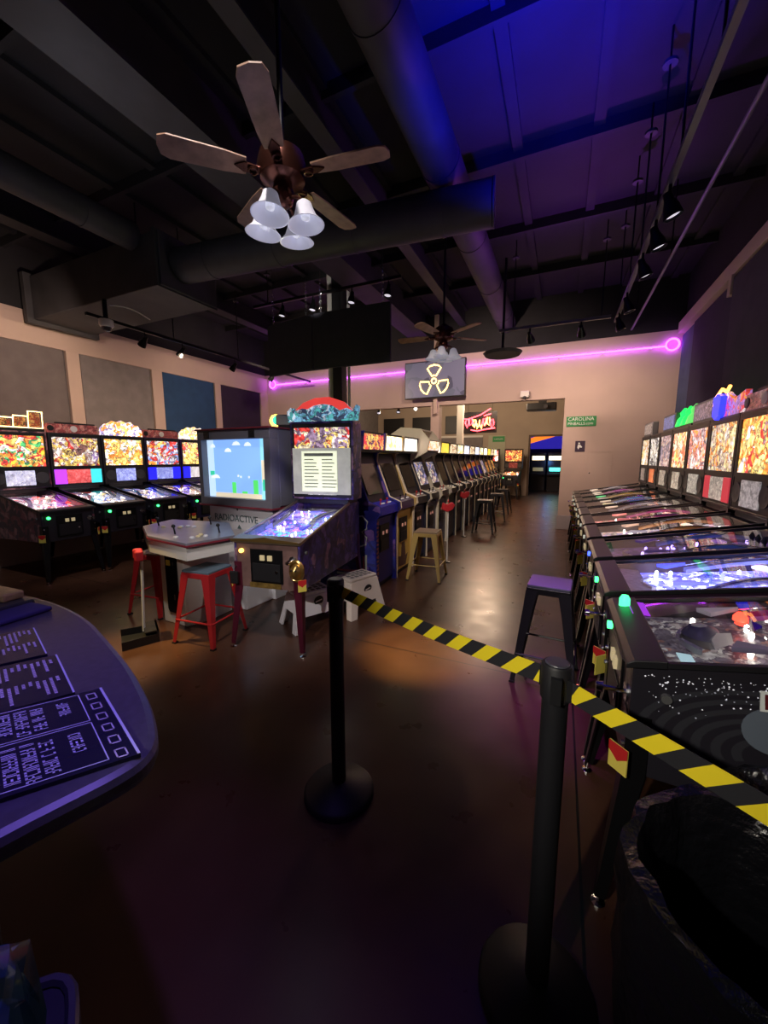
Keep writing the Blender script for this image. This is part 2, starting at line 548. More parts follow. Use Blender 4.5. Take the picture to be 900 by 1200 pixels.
t = thing('ceiling_beam', 'dark beam running over the box duct at far left', 'beam', (-6.4, 2.9, 4.4))
box('web', CEIL, t, -.05, .05, -5.9, 6.0, .02, .35)
box('flange', DUCT, t, -.12, .12, -5.9, 6.0, 0, .02)
t = thing('conduit_pipe', 'thin pale conduit running along the right side of ceiling', 'pipe', (1.06, 0, 3.9))
MB().cyl((0, -1, 0), (0, 8.88, 0), .018, n=10).build('pipe', mat('conduit', (.16, .15, .17), .5), t, smooth=True)
for y in (1, 3.5, 6, 8.4):
    MB().cyl((0, y, 0), (0, y, .85), .008, n=6).build('strap', BLACKM, t)

def track_head(parent, p, aim, lit=True):
    p = Vector(p)
    d = (Vector(aim) - p).normalized()
    q = p + Vector((0, 0, -.10))
    MB().cyl(p, q, .012, n=8).build('stem', BLACKM, parent)
    X = Matrix.Translation(q - d * .05) @ d.to_track_quat('Z', 'Y').to_matrix().to_4x4()
    h = MB().lathe([(.028, 0), (.032, .05), (.05, .10), (.06, .17), (.054, .17), (.04, .12)], n=18, X=X, cap=True).build('lamp_head', BLACKM, parent, smooth=True)
    MB().lathe([(.05, .145), (.05, .15)], n=18, X=X).build('lens', glow('lens_lit', (1, .86, .74), 6) if lit else glow('lens_dim', (.8, .75, .85), .9), h)
def rodset(parent, pts, z):
    for (x, y) in pts:
        MB().cyl((x, y, z), (x, y, ZC), .008, n=6).build('rod', BLACKM, parent)
        MB().cyl((x, y, ZC - .26), (x, y, ZC - .24), .05, n=16).build('rod_canopy', DUCT, parent)
t = thing('track_light', 'long track light rail with spot heads along right side of ceiling', 'track light')
mb = MB(); mb.box(.565, .605, 1.2, 6.6, 3.40, 3.44); mb.build('rail', mat('rail_grey', (.12, .11, .12), .45, .4), t)
rodset(t, [(.585, y) for y in (2.6, 3.3, 4.0, 4.7, 5.4, 6.3)], 3.44)
for y in (3.55, 4.0, 4.55, 5.5, 6.2):
    track_head(t, (.585, y, 3.40), (1.3, y + .1, 1.2), False)
t = thing('track_light', 'short track light rail in front of the neon strip', 'track light')
mb = MB(); mb.box(-1.0, .52, 6.53, 6.57, 3.46, 3.50); mb.build('rail', M['rail_grey'], t)
rodset(t, [(-.8, 6.55), (.4, 6.55)], 3.5)
for x in (-.55, .15):
    track_head(t, (x, 6.55, 3.46), (x + .3, 8.9, 2.2), True)
t = thing('track_light', 'black track light rail with one bright spot along the left wall', 'track light')
mb = MB(); mb.box(-5.92, -5.88, 3.3, 8.4, 3.40, 3.44); mb.build('rail', BLACKM, t)
rodset(t, [(-5.9, y) for y in (4.6, 6.0, 7.6)], 3.44)
for y in (4.1, 4.75, 5.9, 7.0):
    track_head(t, (-5.9, y, 3.40), (-7.8, y, 1.6), True)
t = thing('track_light', 'black track rail with heads hung above the black banner', 'track light')
mb = MB(); mb.box(-4.9, -2.2, 5.38, 5.42, 4.02, 4.06); mb.build('rail', BLACKM, t)
rodset(t, [(-4.6, 5.4), (-2.5, 5.4)], 4.06)
for x in (-4.3, -3.7, -3.0, -2.4):
    track_head(t, (x, 5.4, 4.02), (x - .1, 5.0, 2.0), False)
t = thing('security_camera', 'white dome security camera under the box duct', 'camera', (-5.68, 3.42, 3.27))
MB().lathe([(.03, .33), (.03, .07)], n=10).build('stem', BLACKM, t)
MB().lathe([(.085, .07), (.085, .0), (.07, -.02)], n=24).build('housing', WHITE, t, smooth=True)
MB().lathe([(.06, -.02), (.05, -.06), (.025, -.08), (.001, -.085)], n=20).build('dome', mat('dome_dark', (.05, .05, .06), .1), t, smooth=True)
pts = [(.03 + .3 * k / 12, .05 + .35 * k / 12, .27 - .12 * (k / 12) + .05 * math.sin(PI * k / 12)) for k in range(13)]
MB().tube(pts, .008, 6).build('cable', WHITE, t, smooth=True)
t = thing('wall_camera', 'small white camera on back wall above the opening', 'camera', (-.78, YB, 2.80))
box('body', WHITE, t, -.09, .09, -.12, 0, -.03, .10, bevel=.015)
MB().cyl((0, -.10, -.02), (0, -.11, -.07), .04, .03, n=16).build('lens_dome', mat('dome_dark', (.05, .05, .06), .1), t, smooth=True)

# black hanging banner boards round the column
for (p, q, lab) in (((-4.42, 5.15), (-3.47, 5.0), 'left black hanging acoustic board folded by the column'), ((-3.44, 5.0), (-2.22, 5.05), 'right black hanging acoustic board in front of the column')):
    p, q = Vector((*p, 0)), Vector((*q, 0))
    d = q - p
    t = thing('hanging_board', lab, 'acoustic board', (p.x, p.y, 2.82), math.atan2(d.y, d.x), 'hanging boards')
    L_ = d.length
    box('board', mat('board_black', (.014, .013, .024), .85, noise=.2, nscale=6), t, 0, L_, 0, .05, 0, .78, bevel=.006)
    for x in (.12, L_ - .12):
        for k in range(10):
            MB().tube([(x + .010 * math.cos(a), .025 + (.010 * math.cos(a) if k % 2 else 0), .80 + k * .045 + .028 * math.sin(a)) for a in [2 * PI * j / 8 for j in range(8)]], .004, 5, True).build('chain_link', STEEL, t)
        MB().cyl((x, .025, .80 + 10 * .045 - .02), (x, .025, ZC - 2.82 - .05), .004, n=5).build('chain_wire', STEEL, t)
t = thing('support_column', 'slim black steel column with white pipes beside it', 'column', (-3.62, 6.05, 0))
box('shaft', BLACK, t, -.09, .09, -.09, .09, 0, ZC, bevel=.004)
box('base_plate', BLACKM, t, -.16, .16, -.16, .16, 0, .02)
MB().cyl((-.17, -.02, 0), (-.17, -.02, ZC), .045, n=14).build('white_pipe', WHITE, t, smooth=True)
MB().cyl((.15, .06, 0), (.15, .06, ZC), .025, n=12).build('white_pipe', WHITE, t, smooth=True)

# ------------------------------------------------------------------ ceiling fans
def fan(label, loc, off, rod):
    t = thing('paddle_fan', label, 'ceiling fan', loc, 0, 'ceiling fans')
    bronze = mat('bronze', (.10, .035, .025), .25, .8)
    wood = mat('blade_wood', (.30, .17, .11), .5, noise=.3, nscale=14)
    MB().lathe([(.015, .12), (.015, rod)], n=10).build('downrod', BLACKM, t)
    MB().lathe([(.07, rod - .06), (.06, rod)], n=18).build('canopy', bronze, t, smooth=True)
    MB().lathe([(.03, .15), (.06, .13), (.12, .09), (.135, .03), (.12, -.03), (.06, -.06)], n=28).build('motor', bronze, t, smooth=True)
    for k in range(5):
        a = R(off + 72 * k)
        X = Matrix.Rotation(a, 4, 'Z') @ Matrix.Rotation(R(10), 4, 'X')
        pr = [(.19, -.05), (.30, -.062), (.56, -.068), (.60, -.05), (.61, 0), (.60, .05), (.56, .068), (.30, .062), (.19, .05)]
        b = MB().prism(pr, -.004, .004, X=X).build('blade', wood, t, bevel=.001)
        mb = MB().prism([(.10, -.02), (.2, -.03), (.25, 0), (.2, .03), (.10, .02)], -.012, -.004, X=X)
        ring = [X @ Vector((.155 + .022 * math.cos(q), .022 * math.sin(q), -.02)) for q in [2 * PI * j / 14 for j in range(14)]]
        mb.tube(ring, .006, 6, True)
        mb.build('blade_iron', bronze, b)
    MB().lathe([(.05, -.06), (.065, -.10), (.05, -.15), (.02, -.17)], n=20).build('light_hub', bronze, t, smooth=True)
    shade = mat('shade_glass', (.72, .72, .80), .3, emit=(.80, .82, 1.0), es=.13)
    for k in range(4):
        a = R(7 + 90 * k)
        c, s_ = math.cos(a), math.sin(a)
        MB().tube([(.04 * c, .04 * s_, -.12), (.09 * c, .09 * s_, -.13), (.125 * c, .125 * s_, -.16)], .010, 8).build('arm', bronze, t, smooth=True)
        X = Matrix.Translation((.125 * c, .125 * s_, -.155)) @ Matrix.Rotation(a, 4, 'Z') @ Matrix.Rotation(R(-6), 4, 'Y')
        sh = MB().lathe([(.022, 0), (.04, -.015), (.05, -.05), (.066, -.09), (.100, -.125), (.095, -.125), (.062, -.09), (.046, -.05), (.036, -.018), (.02, -.01)], n=28, X=X, cap=False).build('lamp_shade', shade, t, smooth=True)
        MB().lathe([(.012, -.03), (.025, -.06), (.022, -.09), (.005, -.10)], n=12, X=X).build('bulb', glow('bulb_dim', (.9, .92, 1.0), .35), sh, smooth=True)
    return t
fan('bronze ceiling fan with four white bell shades, nearest the camera', (-1.49, 1.91, 3.05), 9, ZC - 3.05)
fan('bronze ceiling fan further back in front of the wall screen', (-1.47, 5.05, 3.05), 40, ZC - 3.05)
point((-1.5, 1.91, 2.62), .8, (.85, .85, 1.0), .12)
t = thing('ceiling_speaker', 'flat round black vent disc hanging beyond second fan', 'vent', (-.95, 6.6, 3.12))
MB().lathe([(.27, 0), (.30, .04), (.10, .09), (.03, .1)], n=28).build('disc', DUCT, t, smooth=True)
MB().cyl((0, 0, .1), (0, 0, ZC - 3.12 - .2), .02, n=8).build('rod', BLACKM, t)

# ------------------------------------------------------------------ neon strip, wall screen, signs
t = thing('neon_strip', 'glowing purple neon strip with looped ends along back wall', 'neon light', (0, YB - .05, 3.53))
NEON = glow('neon_purple', (.50, .05, 1.0), 10)
MB().cyl((-7.4, 0, 0), (1.62, 0, 0), .016, n=8).build('tube', NEON, t)
for x in (-7.5, 1.72):
    MB().tube([(x + .10 * math.cos(a), 0, .02 + .10 * math.sin(a)) for a in [2 * PI * j / 28 for j in range(28)]], .016, 8, True).build('end_loop', NEON, t, smooth=True)
for k in range(12):
    box('clip', WHITE, t, -7.2 + k * .78, -7.17 + k * .78, .0, .05, -.02, .02)
t = thing('wall_screen', 'flat television showing a glowing yellow trefoil on back wall', 'television', (-2.72, YB - .22, 3.27), 0)
box('housing', BLACK, t, -.71, .71, -.03, .03, -.41, .41, bevel=.008)
scr = art('screen_haze', [(.10, .11, .16), (.20, .22, .30), (.06, .06, .10), (.13, .13, .2)], 2.2, .5, 3, 0.0)
sc = box('screen', scr, t, -.69, .69, -.036, -.03, -.385, .385)
yel = glow('trefoil_yellow', (1.0, .62, .16), 5)
for k in range(3):
    a0 = R(90 + 120 * k)
    pts = []
    for r_, da in ((.12, -24), (.34, -30), (.36, -18), (.365, 0), (.36, 18), (.34, 30), (.12, 24), (.13, 0)):
        pts.append((r_ * .95 * math.cos(a0 + R(da)), -.042, r_ * .95 * math.sin(a0 + R(da)) - .04))
    MB().tube(pts, .016, 6, True).build('trefoil_blade', yel, sc)
MB().tube([(.055 * math.cos(a), -.042, -.04 + .055 * math.sin(a)) for a in [2 * PI * j / 16 for j in range(16)]], .016, 6, True).build('trefoil_ring', yel, sc)
MB().box(-.05, .05, .03, .22, -.1, .1).build('mount_arm', BLACKM, t)
box('mount_pole', CREAM, t, -.04, .05, .06, .12, -.75, 1.4)
t = thing('neon_sign', 'glowing red neon sign hanging in the second room', 'neon sign', (-2.40, 12.6, 2.66))
RED = glow('neon_red', (1.0, .06, .08), 6)
ORG = glow('neon_orange', (1.0, .45, .12), 6)
random.seed(4)
box('back_plate', BLACK, t, -.55, .5, .03, .05, -.36, .30)
for k in range(7):
    x0 = -.5 + .13 * k
    z0 = -.05 + .05 * math.sin(k * 1.7)
    pts = [(x0 + .15 * j / 6 + .03 * math.sin(j * 2.1 + k), 0, z0 + .14 * math.sin(j * 1.6 + k)) for j in range(7)]
    MB().tube(pts, .022, 6).build('stroke', ORG if k in (2, 3, 5) else RED, t)
MB().tube([(-.3, 0, -.26), (-.1, 0, -.30), (.1, 0, -.26), (.45, 0, -.22)], .02, 6).build('underline', RED, t)
MB().tube([(-.65, 0, .1), (-.4, 0, .08), (.0, 0, .2), (.3, 0, .38)], .02, 6).build('flourish', RED, t)
MB().tube([(.1, 0, .16), (.32, 0, .22)], .02, 6).build('flourish', RED, t)
for x in (-.4, .35):
    MB().cyl((x, .04, .3), (x, .04, ZC - 2.66), .006, n=5).build('hanging_wire', BLACKM, t)
t = thing('wall_sign', 'green rectangular sign reading Carolina Pinballs on back wall', 'sign', (.32, YB, 2.24))
box('plate', mat('sign_green', (.02, .28, .07), .5), t, -.27, .27, -.015, 0, -.10, .10, bevel=.004)
wt = mat('print_white', (.85, .9, .85), .6)
text('lettering', 'CAROLINA', .095, wt, t, (-.245, -.017, .045), (PI / 2, 0, 0), align='LEFT')
text('lettering', 'PINBALLS.com', .075, wt, t, (-.245, -.017, -.045), (PI / 2, 0, 0), align='LEFT')
t = thing('restroom_sign', 'small square dark restroom sign on back wall', 'sign', (.33, YB, 1.74))
box('plate', mat('sign_plum', (.05, .03, .06), .5), t, -.09, .09, -.012, 0, -.11, .11, bevel=.003)
MB().lathe([(.018, -.003), (.018, .003)], n=12, X=Matrix.Translation((-.02, -.014, .06)) @ Matrix.Rotation(PI / 2, 4, 'X')).build('pictogram_head', wt, t)
MB().prism([(-.04, .035), (.0, .035), (.04, -.01), (.03, -.03), (-.01, -.02), (-.03, -.06), (-.05, -.02)], -.016, -.012, 'y').build('pictogram_body', wt, t)
t = thing('hanging_sign', 'small green sign on cream board in second room', 'sign', (-2.35, Y2, 2.0))
box('board', mat('board_pale', (.45, .45, .33), .7), t, -.42, .25, -.03, 0, -.55, .42)
box('green_plate', M['sign_green'], t, -.25, .22, -.045, -.03, .16, .38)
text('lettering', 'CAROLINA', .07, wt, t, (-.02, -.048, .27), (PI / 2, 0, 0))
t = thing('hanging_projector', 'black projector on a short drop pole in the second room', 'projector', (-.62, 13.0, 2.86))
MB().box(-.11, .11, -.11, .11, .30, 1.2).build('drop_column', BLACK, t)
box('body', BLACK, t, -.45, .40, -.22, .22, .08, .30, bevel=.03)
MB().cyl((.1, -.22, .18), (.1, -.27, .18), .06, n=16).build('lens', mat('dome_dark', (.05, .05, .06), .1), t, smooth=True)
box('ceiling_plate', BLACKM, t, -.15, .15, -.15, .15, 1.2, ZC - 2.86)
t = thing('track_light', 'black track rail with one bright lamp in the second room', 'track light')
MB().box(-5.6, -3.9, 10.98, 11.02, 3.06, 3.10).build('rail', BLACKM, t)
rodset(t, [(-5.3, 11.0), (-4.1, 11.0)], 3.1)
for x in (-5.2, -4.55):
    track_head(t, (x, 11.0, 3.06), (x + .2, 10.0, 1.5), False)
track_head(t, (-4.0, 11.0, 3.06), (-3.2, 8.0, 2.2), True)
# room beyond the doorway
t = thing('backlit_banner', 'blue and orange slanted backlit banner beyond the far doorway', 'banner', (-.7, 20.3, 1.6))
box('panel', glow('banner_blue', (.03, .02, .42), .8), t, -1.2, 1.0, 0, .05, .35, 1.35)
MB().prism([(-.95, .55), (-.95, .80), (.9, 1.35), (.9, 1.08)], -.012, -.002, 'y').build('orange_stripe', glow('banner_orange', (1.0, .22, .02), 1.3), t)
MB().prism([(-1.0, 1.0), (-.7, 1.3), (-1.0, 1.33)], -.012, -.002, 'y').build('yellow_corner', glow('banner_yellow', (1, .7, .2), 1.3), t)
for x in (-1.1, .9):
    MB().cyl((x, .03, 1.35), (x, .03, 3.15), .01, n=5).build('wire', BLACKM, t)
for (x, c, lab) in ((-.95, (1.0, .75, .3), 'dark game cabinet with yellow marquee beyond the doorway'), (-.25, (.1, .9, .75), 'dark game cabinet with teal screen beyond the doorway')):
    t = thing('game_cabinet', lab, 'arcade cabinet', (x, 19.0, 0), 0, 'cabinets beyond the doorway')
    box('body', DARK, t, -.32, .32, 0, .7, 0, 1.75, bevel=.02)
    box('marquee', glow('far_marquee', (1, .8, .45), 3), t, -.26, .26, -.03, 0, 1.42, 1.60)
    box('screen', glow('far_screen_%.2f' % x, c, 2.5 if x > -.5 else .15), t, -.22, .22, -.03, 0, .92, 1.08)
    box('control_shelf', DARK, t, -.32, .32, -.22, 0, .72, .84, bevel=.02)
point((-.5, 18.6, 1.3), 6, (.1, .35, 1.0), .1)

# ------------------------------------------------------------------ pinball machines
def pinball(label, loc, rz, pal, group, seed=0, side=None, trans_es=1.3, pf_pal=None, pf_es=.55, speakers=(.06, .06, .08), sp_es=0.0,
            display=((.85, .8, .7), 1.0), topper='box', top_pal=None, body=None, rail=None, leg=None, button=(.05, 1.0, .2), gi=(1, .9, .78), gi_es=9, detail=1):
    t = thing('pinball_machine', label, 'pinball machine', loc, rz, group)
    rnd = random.Random(seed)
    body = body or DARK
    side = side or body
    rail = rail or mat('rail_black', (.012, .012, .014), .42)
    leg = leg or BLACKM
    W = .285
    # hollow cabinet, tapered side profile
    prof = [(0, .50), (0, .865), (.06, .872), (1.0, 1.045), (1.33, 1.045), (1.33, .46)]
    cab = MB()
    cab.prism(prof, -W, -W + .02, 'x')
    cab.prism(prof, W - .02, W, 'x')
    cab.cur = 1
    cab.box(-W + .02, W - .02, 0, .02, .50, .86)
    cab.box(-W + .02, W - .02, 1.31, 1.33, .47, 1.045)
    cab.box(-W + .02, W - .02, .02, 1.31, .52, .54)
    cab.build('cabinet', [side, body], t, bevel=.004)
    lb = MB().prism([(-.02, .855), (-.02, .872), (.0, .885), (.085, .90), (.085, .875), (.0, .86)], -W - .012, W + .012, 'x')
    lb.build('lockdown_bar', rail, t, bevel=.003)
    for s_ in (-1, 1):
        X = Matrix.Identity(4)
        a, b = sorted((s_ * (W - .006), s_ * (W + .010)))
        MB().prism([(.085, .878), (.085, .894), (1.03, 1.068), (1.03, 1.045)], a, b, 'x').build('side_rail', rail, t)
    g = MB()
    g.add([(-W + .008, .085, .886), (W - .008, .085, .886), (W - .008, 1.03, 1.058), (-W + .008, 1.03, 1.058)], [(0, 1, 2, 3)])
    g.build('playfield_glass', GLASS, t)
    # playfield
    pz = lambda y: .818 + (y - .05) * .150
    pf = MB()
    pf.add([(-W + .02, .03, pz(.03)), (W - .02, .03, pz(.03)), (W - .02, 1.02, pz(1.02)), (-W + .02, 1.02, pz(1.02))], [(0, 1, 2, 3)])
    pf.add([(-W + .02, .03, pz(.03) - .015), (W - .02, .03, pz(.03) - .015), (W - .02, 1.02, pz(1.02) - .015), (-W + .02, 1.02, pz(1.02) - .015)], [(3, 2, 1, 0)])
    P = pf_pal or pal
    pfo = pf.build('playfield', art('playfield_art_%s' % seed, P, 15, pf_es * 5.0, seed + .5, .6), t)  # glow put into the deck print stands for bulb light falling on it
    sl = math.atan(.150)
    ap = MB().box(-W + .02, W - .02, .03, .12, 0, .014, X=Matrix.Translation((0, 0, pz(0) + .002)) @ Matrix.Rotation(sl, 4, 'X'))
    apo = ap.build('apron', art('apron_%s' % seed, [tuple(x * .6 for x in c) for c in P], 22, pf_es * 1.2, seed + 1.5, .5), t, bevel=.003)  # apron print glows as if lit, it holds no lamp
    for s_ in (-1, 1):
        X = Matrix.Translation((s_ * .13, .08, pz(.08) + .0185)) @ Matrix.Rotation(sl, 4, 'X')
        MB().cbox((0, 0, 0), (.12, .05, .002), X).build('instruction_card', mat('card', (.5, .5, .5), .5, noise=.4, nscale=60), apo)
        # flippers, slingshots
        X = Matrix.Translation((s_ * .085, .215, pz(.215) + .018)) @ Matrix.Rotation(s_ * R(28), 4, 'Z')
        MB().prism([(-s_ * .075, -.006), (-s_ * .075, .006), (s_ * .0, .012), (s_ * .012, 0), (0, -.012)], -.01, .01, X=X).build('flipper', mat('flipper_white', (.8, .78, .7), .4), t)
        X = Matrix.Translation((0, 0, pz(.33) + .022)) @ Matrix.Rotation(sl, 4, 'X')
        MB().prism([(s_ * .17, .27), (s_ * .185, .40), (s_ * .12, .30)], -.01, .006, X=X).build('slingshot', glow('sling_%s_%d' % (seed, s_), P[(s_ + 1) % len(P)], 1.0), t)
    # bumpers
    for k in range(3):
        bx, by = (-.10 + .11 * k + rnd.uniform(-.02, .02)), .70 + (.09 if k == 1 else 0) + rnd.uniform(-.03, .03)
        c = (bx, by, pz(by))
        b = MB().lathe([(.034, 0), (.034, .03), (.026, .034), (.026, .05)], c, 14).build('bumper', WHITE, t, smooth=True)
        MB().lathe([(.04, .05), (.04, .058), (.02, .066), (.004, .067)], c, 14).build('bumper_cap', glow('cap_%s_%d' % (seed, k), P[(k + 1) % len(P)], 2.2), b, smooth=True)
    # ramps and wire guides
    for s_, ph in ((-1, 0), (1, .7)):
        pts = [(s_ * (.20 - .05 * math.sin(j * .45 + ph)), .40 + .058 * j, pz(.40 + .058 * j) + .02 + .05 * math.sin(PI * j / 9)) for j in range(10)]
        vs, fs = [], []
        for (x, y, z) in pts:
            vs += [(x - .025, y, z + .02), (x - .022, y, z), (x + .022, y, z), (x + .025, y, z + .02)]
        for j in range(9):
            for q in range(3):
                fs.append((4 * j + q, 4 * j + q + 1, 4 * j + q + 5, 4 * j + q + 4))
        m = MB(); m.add(vs, fs)
        m.build('ramp', mat('ramp_plastic_%d' % (seed % 4), [(.5, .5, .6), (.15, .3, .7), (.6, .3, .1), (.4, .1, .4)][seed % 4], .15), t, smooth=True)
        MB().tube([(x + .03 * s_, y, z + .03) for (x, y, z) in pts], .003, 5).build('wire_guide', CHROME, t)
    for k in range(6):
        x = -.2 + .08 * k
        y = .52 + .06 * math.sin(k * 2.3 + seed)
        MB().cbox((x, y, pz(y) + .016), (.022, .006, .03)).build('target', glow('target_%s_%d' % (seed, k % 2), P[k % len(P)], 1.2), t)
    for k in range(20):
        x = rnd.uniform(-.23, .23)
        y = rnd.uniform(.25, .98)
        X = Matrix.Translation((x, y, pz(y)))
        MB().lathe([(.006, 0), (.009, .012), (.008, .024), (.001, .03)], n=8, X=X).build('bulb', glow('gi_%.2f_%.2f_%.2f_%d' % (*gi, gi_es), gi, gi_es), pfo)
    for k in range(5):
        x = rnd.uniform(-.2, .2)
        y = .45 + .11 * k
        X = Matrix.Translation((x, y, pz(y) + .045)) @ Matrix.Rotation(sl, 4, 'X') @ Matrix.Rotation(rnd.uniform(-1, 1), 4, 'Z')
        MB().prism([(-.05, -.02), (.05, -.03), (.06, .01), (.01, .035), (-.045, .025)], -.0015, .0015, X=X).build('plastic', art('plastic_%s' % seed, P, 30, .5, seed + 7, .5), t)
    # front
    cdo = MB().box(-.14, .14, -.008, 0, .545, .81).build('coin_door', BLACKM, t, bevel=.003)
    MB().box(-.12, .12, -.014, -.008, .56, .70).build('door_plate', BLACK, cdo, bevel=.002)
    for x in (-.03, .035):
        MB().box(x - .018, x + .018, -.020, -.008, .725, .765).build('coin_slot', mat('coin_lit', (.3, .24, .13), .4, 0, (1, .8, .45), .35), cdo)
    MB().cyl((.09, -.008, .64), (.09, -.018, .64), .012).build('lock', CHROME, cdo)
    MB().cyl((-.215, 0, .79), (-.215, -.018, .79), .017, n=14).build('start_button', glow('btn_%.2f_%.2f' % button[:2], button, 4), t)
    pl = MB().cyl((.225, 0, .74), (.225, -.07, .74), .008, n=8)
    pl.cyl((.225, -.07, .74), (.225, -.09, .74), .018, .014, n=12)
    pl.build('plunger', CHROME, t, smooth=True)
    MB().lathe([(.03, 0), (.03, .006)], n=16, X=Matrix.Translation((.225, 0, .74)) @ Matrix.Rotation(PI / 2, 4, 'X')).build('plunger_plate', STEEL, t)
    for s_ in (-1, 1):
        MB().cyl((s_ * W, .09, .78), (s_ * (W + .014), .09, .78), .014, n=12).build('flipper_button', mat('flip_btn', (.10, .10, .10), .3) if detail else WHITE, t)
        # price card across the front post
        Xc = Matrix.Translation((s_ * (W + .016), -.016, 0)) @ Matrix.Rotation(s_ * R(45), 4, 'Z')
        mb = MB()
        mb.box(-.032, .032, -.010, -.006, .51, .60, X=Xc)
        mb.cur = 1
        mb.prism([(-.032, .57), (0, .545), (.032, .57), (.032, .60), (-.032, .60)], -.012, -.010, 'y', X=Xc)
        mb.build('price_card', [mat('card_yellow', (.85, .70, .12), .6), mat('card_red', (.6, .02, .02), .6)], t)
        # legs, angle profile splayed a little
        for fy, dy in ((0, -.05), (1.33, .05)):
            x0 = s_ * (W + .004)
            y0 = fy + (-.004 if fy == 0 else .004)
            sy = 1 if fy == 0 else -1
            top, bot = .70, .035
            ox, oy = s_ * .03, dy
            wd = .062
            wb_ = .03
            vs = [(x0, y0, top), (x0 - s_ * wd, y0, top), (x0, y0 + sy * wd, top), (x0, y0, .5), (x0 - s_ * wd, y0, .5), (x0, y0 + sy * wd, .5),
                  (x0 + ox, y0 + oy, bot), (x0 + ox - s_ * wb_, y0 + oy, bot), (x0 + ox, y0 + oy + sy * wb_, bot)]
            inn = [(x - s_ * .006, y + sy * .006, z) for (x, y, z) in vs]
            m = MB()
            fs = [(0, 1, 4, 3), (3, 4, 7, 6), (0, 3, 5, 2), (3, 6, 8, 5), (9, 12, 13, 10), (12, 15, 16, 13), (9, 11, 14, 12), (12, 14, 17, 15),
                  (1, 10, 13, 4), (4, 13, 16, 7), (2, 5, 14, 11), (5, 8, 17, 14), (0, 9, 10, 1), (0, 2, 11, 9), (6, 7, 16, 15), (6, 15, 17, 8)]
            m.add(vs + inn, fs)
            lg = m.build('leg', leg, t)
            fx, fy2 = x0 + ox - s_ * .012, y0 + oy + sy * .012
            MB().lathe([(.022, 0), (.022, .008), (.006, .014), (.006, .05)], (fx, fy2, 0), 12).build('leveler', CHROME, lg)
            for zz in (.66, .59):
                MB().cyl((x0 - s_ * .016, y0, zz), (x0 - s_ * .016, y0 - sy * .008, zz), .009, n=8).build('leg_bolt', STEEL, lg)
    # backbox
    BW, y0, y1, z0, z1 = .336, 1.03, 1.27, 1.09, 1.86
    bb = MB()
    bb.box(-BW, -BW + .02, y0, y1, z0, z1)
    bb.box(BW - .02, BW, y0, y1, z0, z1)
    bb.box(-BW + .02, BW - .02, y0, y1, z1 - .02, z1)
    bb.box(-BW + .02, BW - .02, y0, y1, z0, z0 + .02)
    bb.box(-BW + .02, BW - .02, y1 - .02, y1, z0 + .02, z1 - .02)
    bb.build('backbox', side, t, bevel=.004)
    box('backbox_neck', BLACK, t, -.27, .27, 1.05, 1.32, 1.045, 1.09)
    box('translite', art('translite_%s' % seed, pal, 10.5, trans_es * 1.15, seed, .8), t, -BW + .035, BW - .035, y0 + .012, y0 + .02, 1.39, 1.80)
    mb = MB()
    mb.box(-BW + .02, BW - .02, y0, y0 + .025, 1.80, 1.84)
    mb.box(-BW + .02, -BW + .038, y0, y0 + .025, 1.38, 1.80)
    mb.box(BW - .038, BW - .02, y0, y0 + .025, 1.38, 1.80)
    mb.box(-BW + .02, BW - .02, y0, y0 + .025, 1.355, 1.39)
    mb.build('translite_frame', BLACK, t)
    sp = MB().box(-BW + .02, BW - .02, y0 + .005, y0 + .025, 1.11, 1.355).build('speaker_panel', BLACK, t)
    for s_ in (-1, 1):
        c = (s_ * .235, y0 + .004, 1.235)
        X = Matrix.Translation(c) @ Matrix.Rotation(PI / 2, 4, 'X')
        if sp_es:
            cc = speakers[0 if s_ < 0 else 1] if isinstance(speakers[0], tuple) else speakers
            MB().box(c[0] - .075, c[0] + .075, y0 - .004, y0 + .005, 1.13, 1.34).build('speaker', glow('spk_%s_%d' % (seed, s_), cc, sp_es), sp, bevel=.004)
        else:
            MB().lathe([(.078, 0), (.078, .008), (.06, .004), (.02, -.0), (.002, .004)], n=24, X=X).build('speaker', mat('speaker_cone', (.05, .05, .055), .5), sp, smooth=True)
    dcol, des = display
    MB().box(-.155, .155, y0 - .003, y0 + .006, 1.135, 1.335).build('display', art('display_%s' % seed, [dcol, tuple(min(1, x * 1.15 + .05) for x in dcol), tuple(x * .75 for x in dcol)], 13, des * .8, seed + 2, .35), sp)
    tp = top_pal or pal
    if topper == 'box':
        m = MB().prism([(-.33, z1), (.33, z1), (.33, z1 + .13), (-.33, z1 + .13)], y0 + .02, y0 + .12, 'y').build('topper', art('topper_%s' % seed, tp, 12, .35, seed + 4, .6), t, bevel=.006)
        MB().cyl((-.29, y0 + .02, z1 + .065), (-.29, y0 + .012, z1 + .065), .04, n=18).build('topper_emblem', BLACK, m)
        MB().cyl((.0, y0 + .02, z1 + .065), (.0, y0 + .012, z1 + .065), .045, n=18).build('topper_emblem', WHITE, m)
        box('topper_cap', BLACK, t, -.2, .3, y0 + .04, y0 + .10, z1 + .13, z1 + .155)
    elif topper == 'arch':
        pts = [(-.33, z1)] + [(.33 * math.cos(PI - PI * k / 14), z1 + .07 + (.16 + .02 * math.sin(k * 3)) * math.sin(PI * k / 14)) for k in range(15)] + [(.33, z1)]
        m = MB().prism(pts, y0 + .01, y0 + .05, 'y').build('topper', art('topper_%s' % seed, tp, 12, trans_es, seed + 4, .5), t)
        for k in range(5):
            MB().lathe([(.02, 0), (.02, .02), (.004, .035)], (-.26 + .13 * k, y0 + .02, z1 + .02), 10).build('topper_bulb', glow('topper_bulb', (1, .95, .8), 5), m)
    elif topper == 'letters':
        m = box('topper', BLACK, t, -.335, .335, y0 + .03, y0 + .06, z1, z1 + .04)
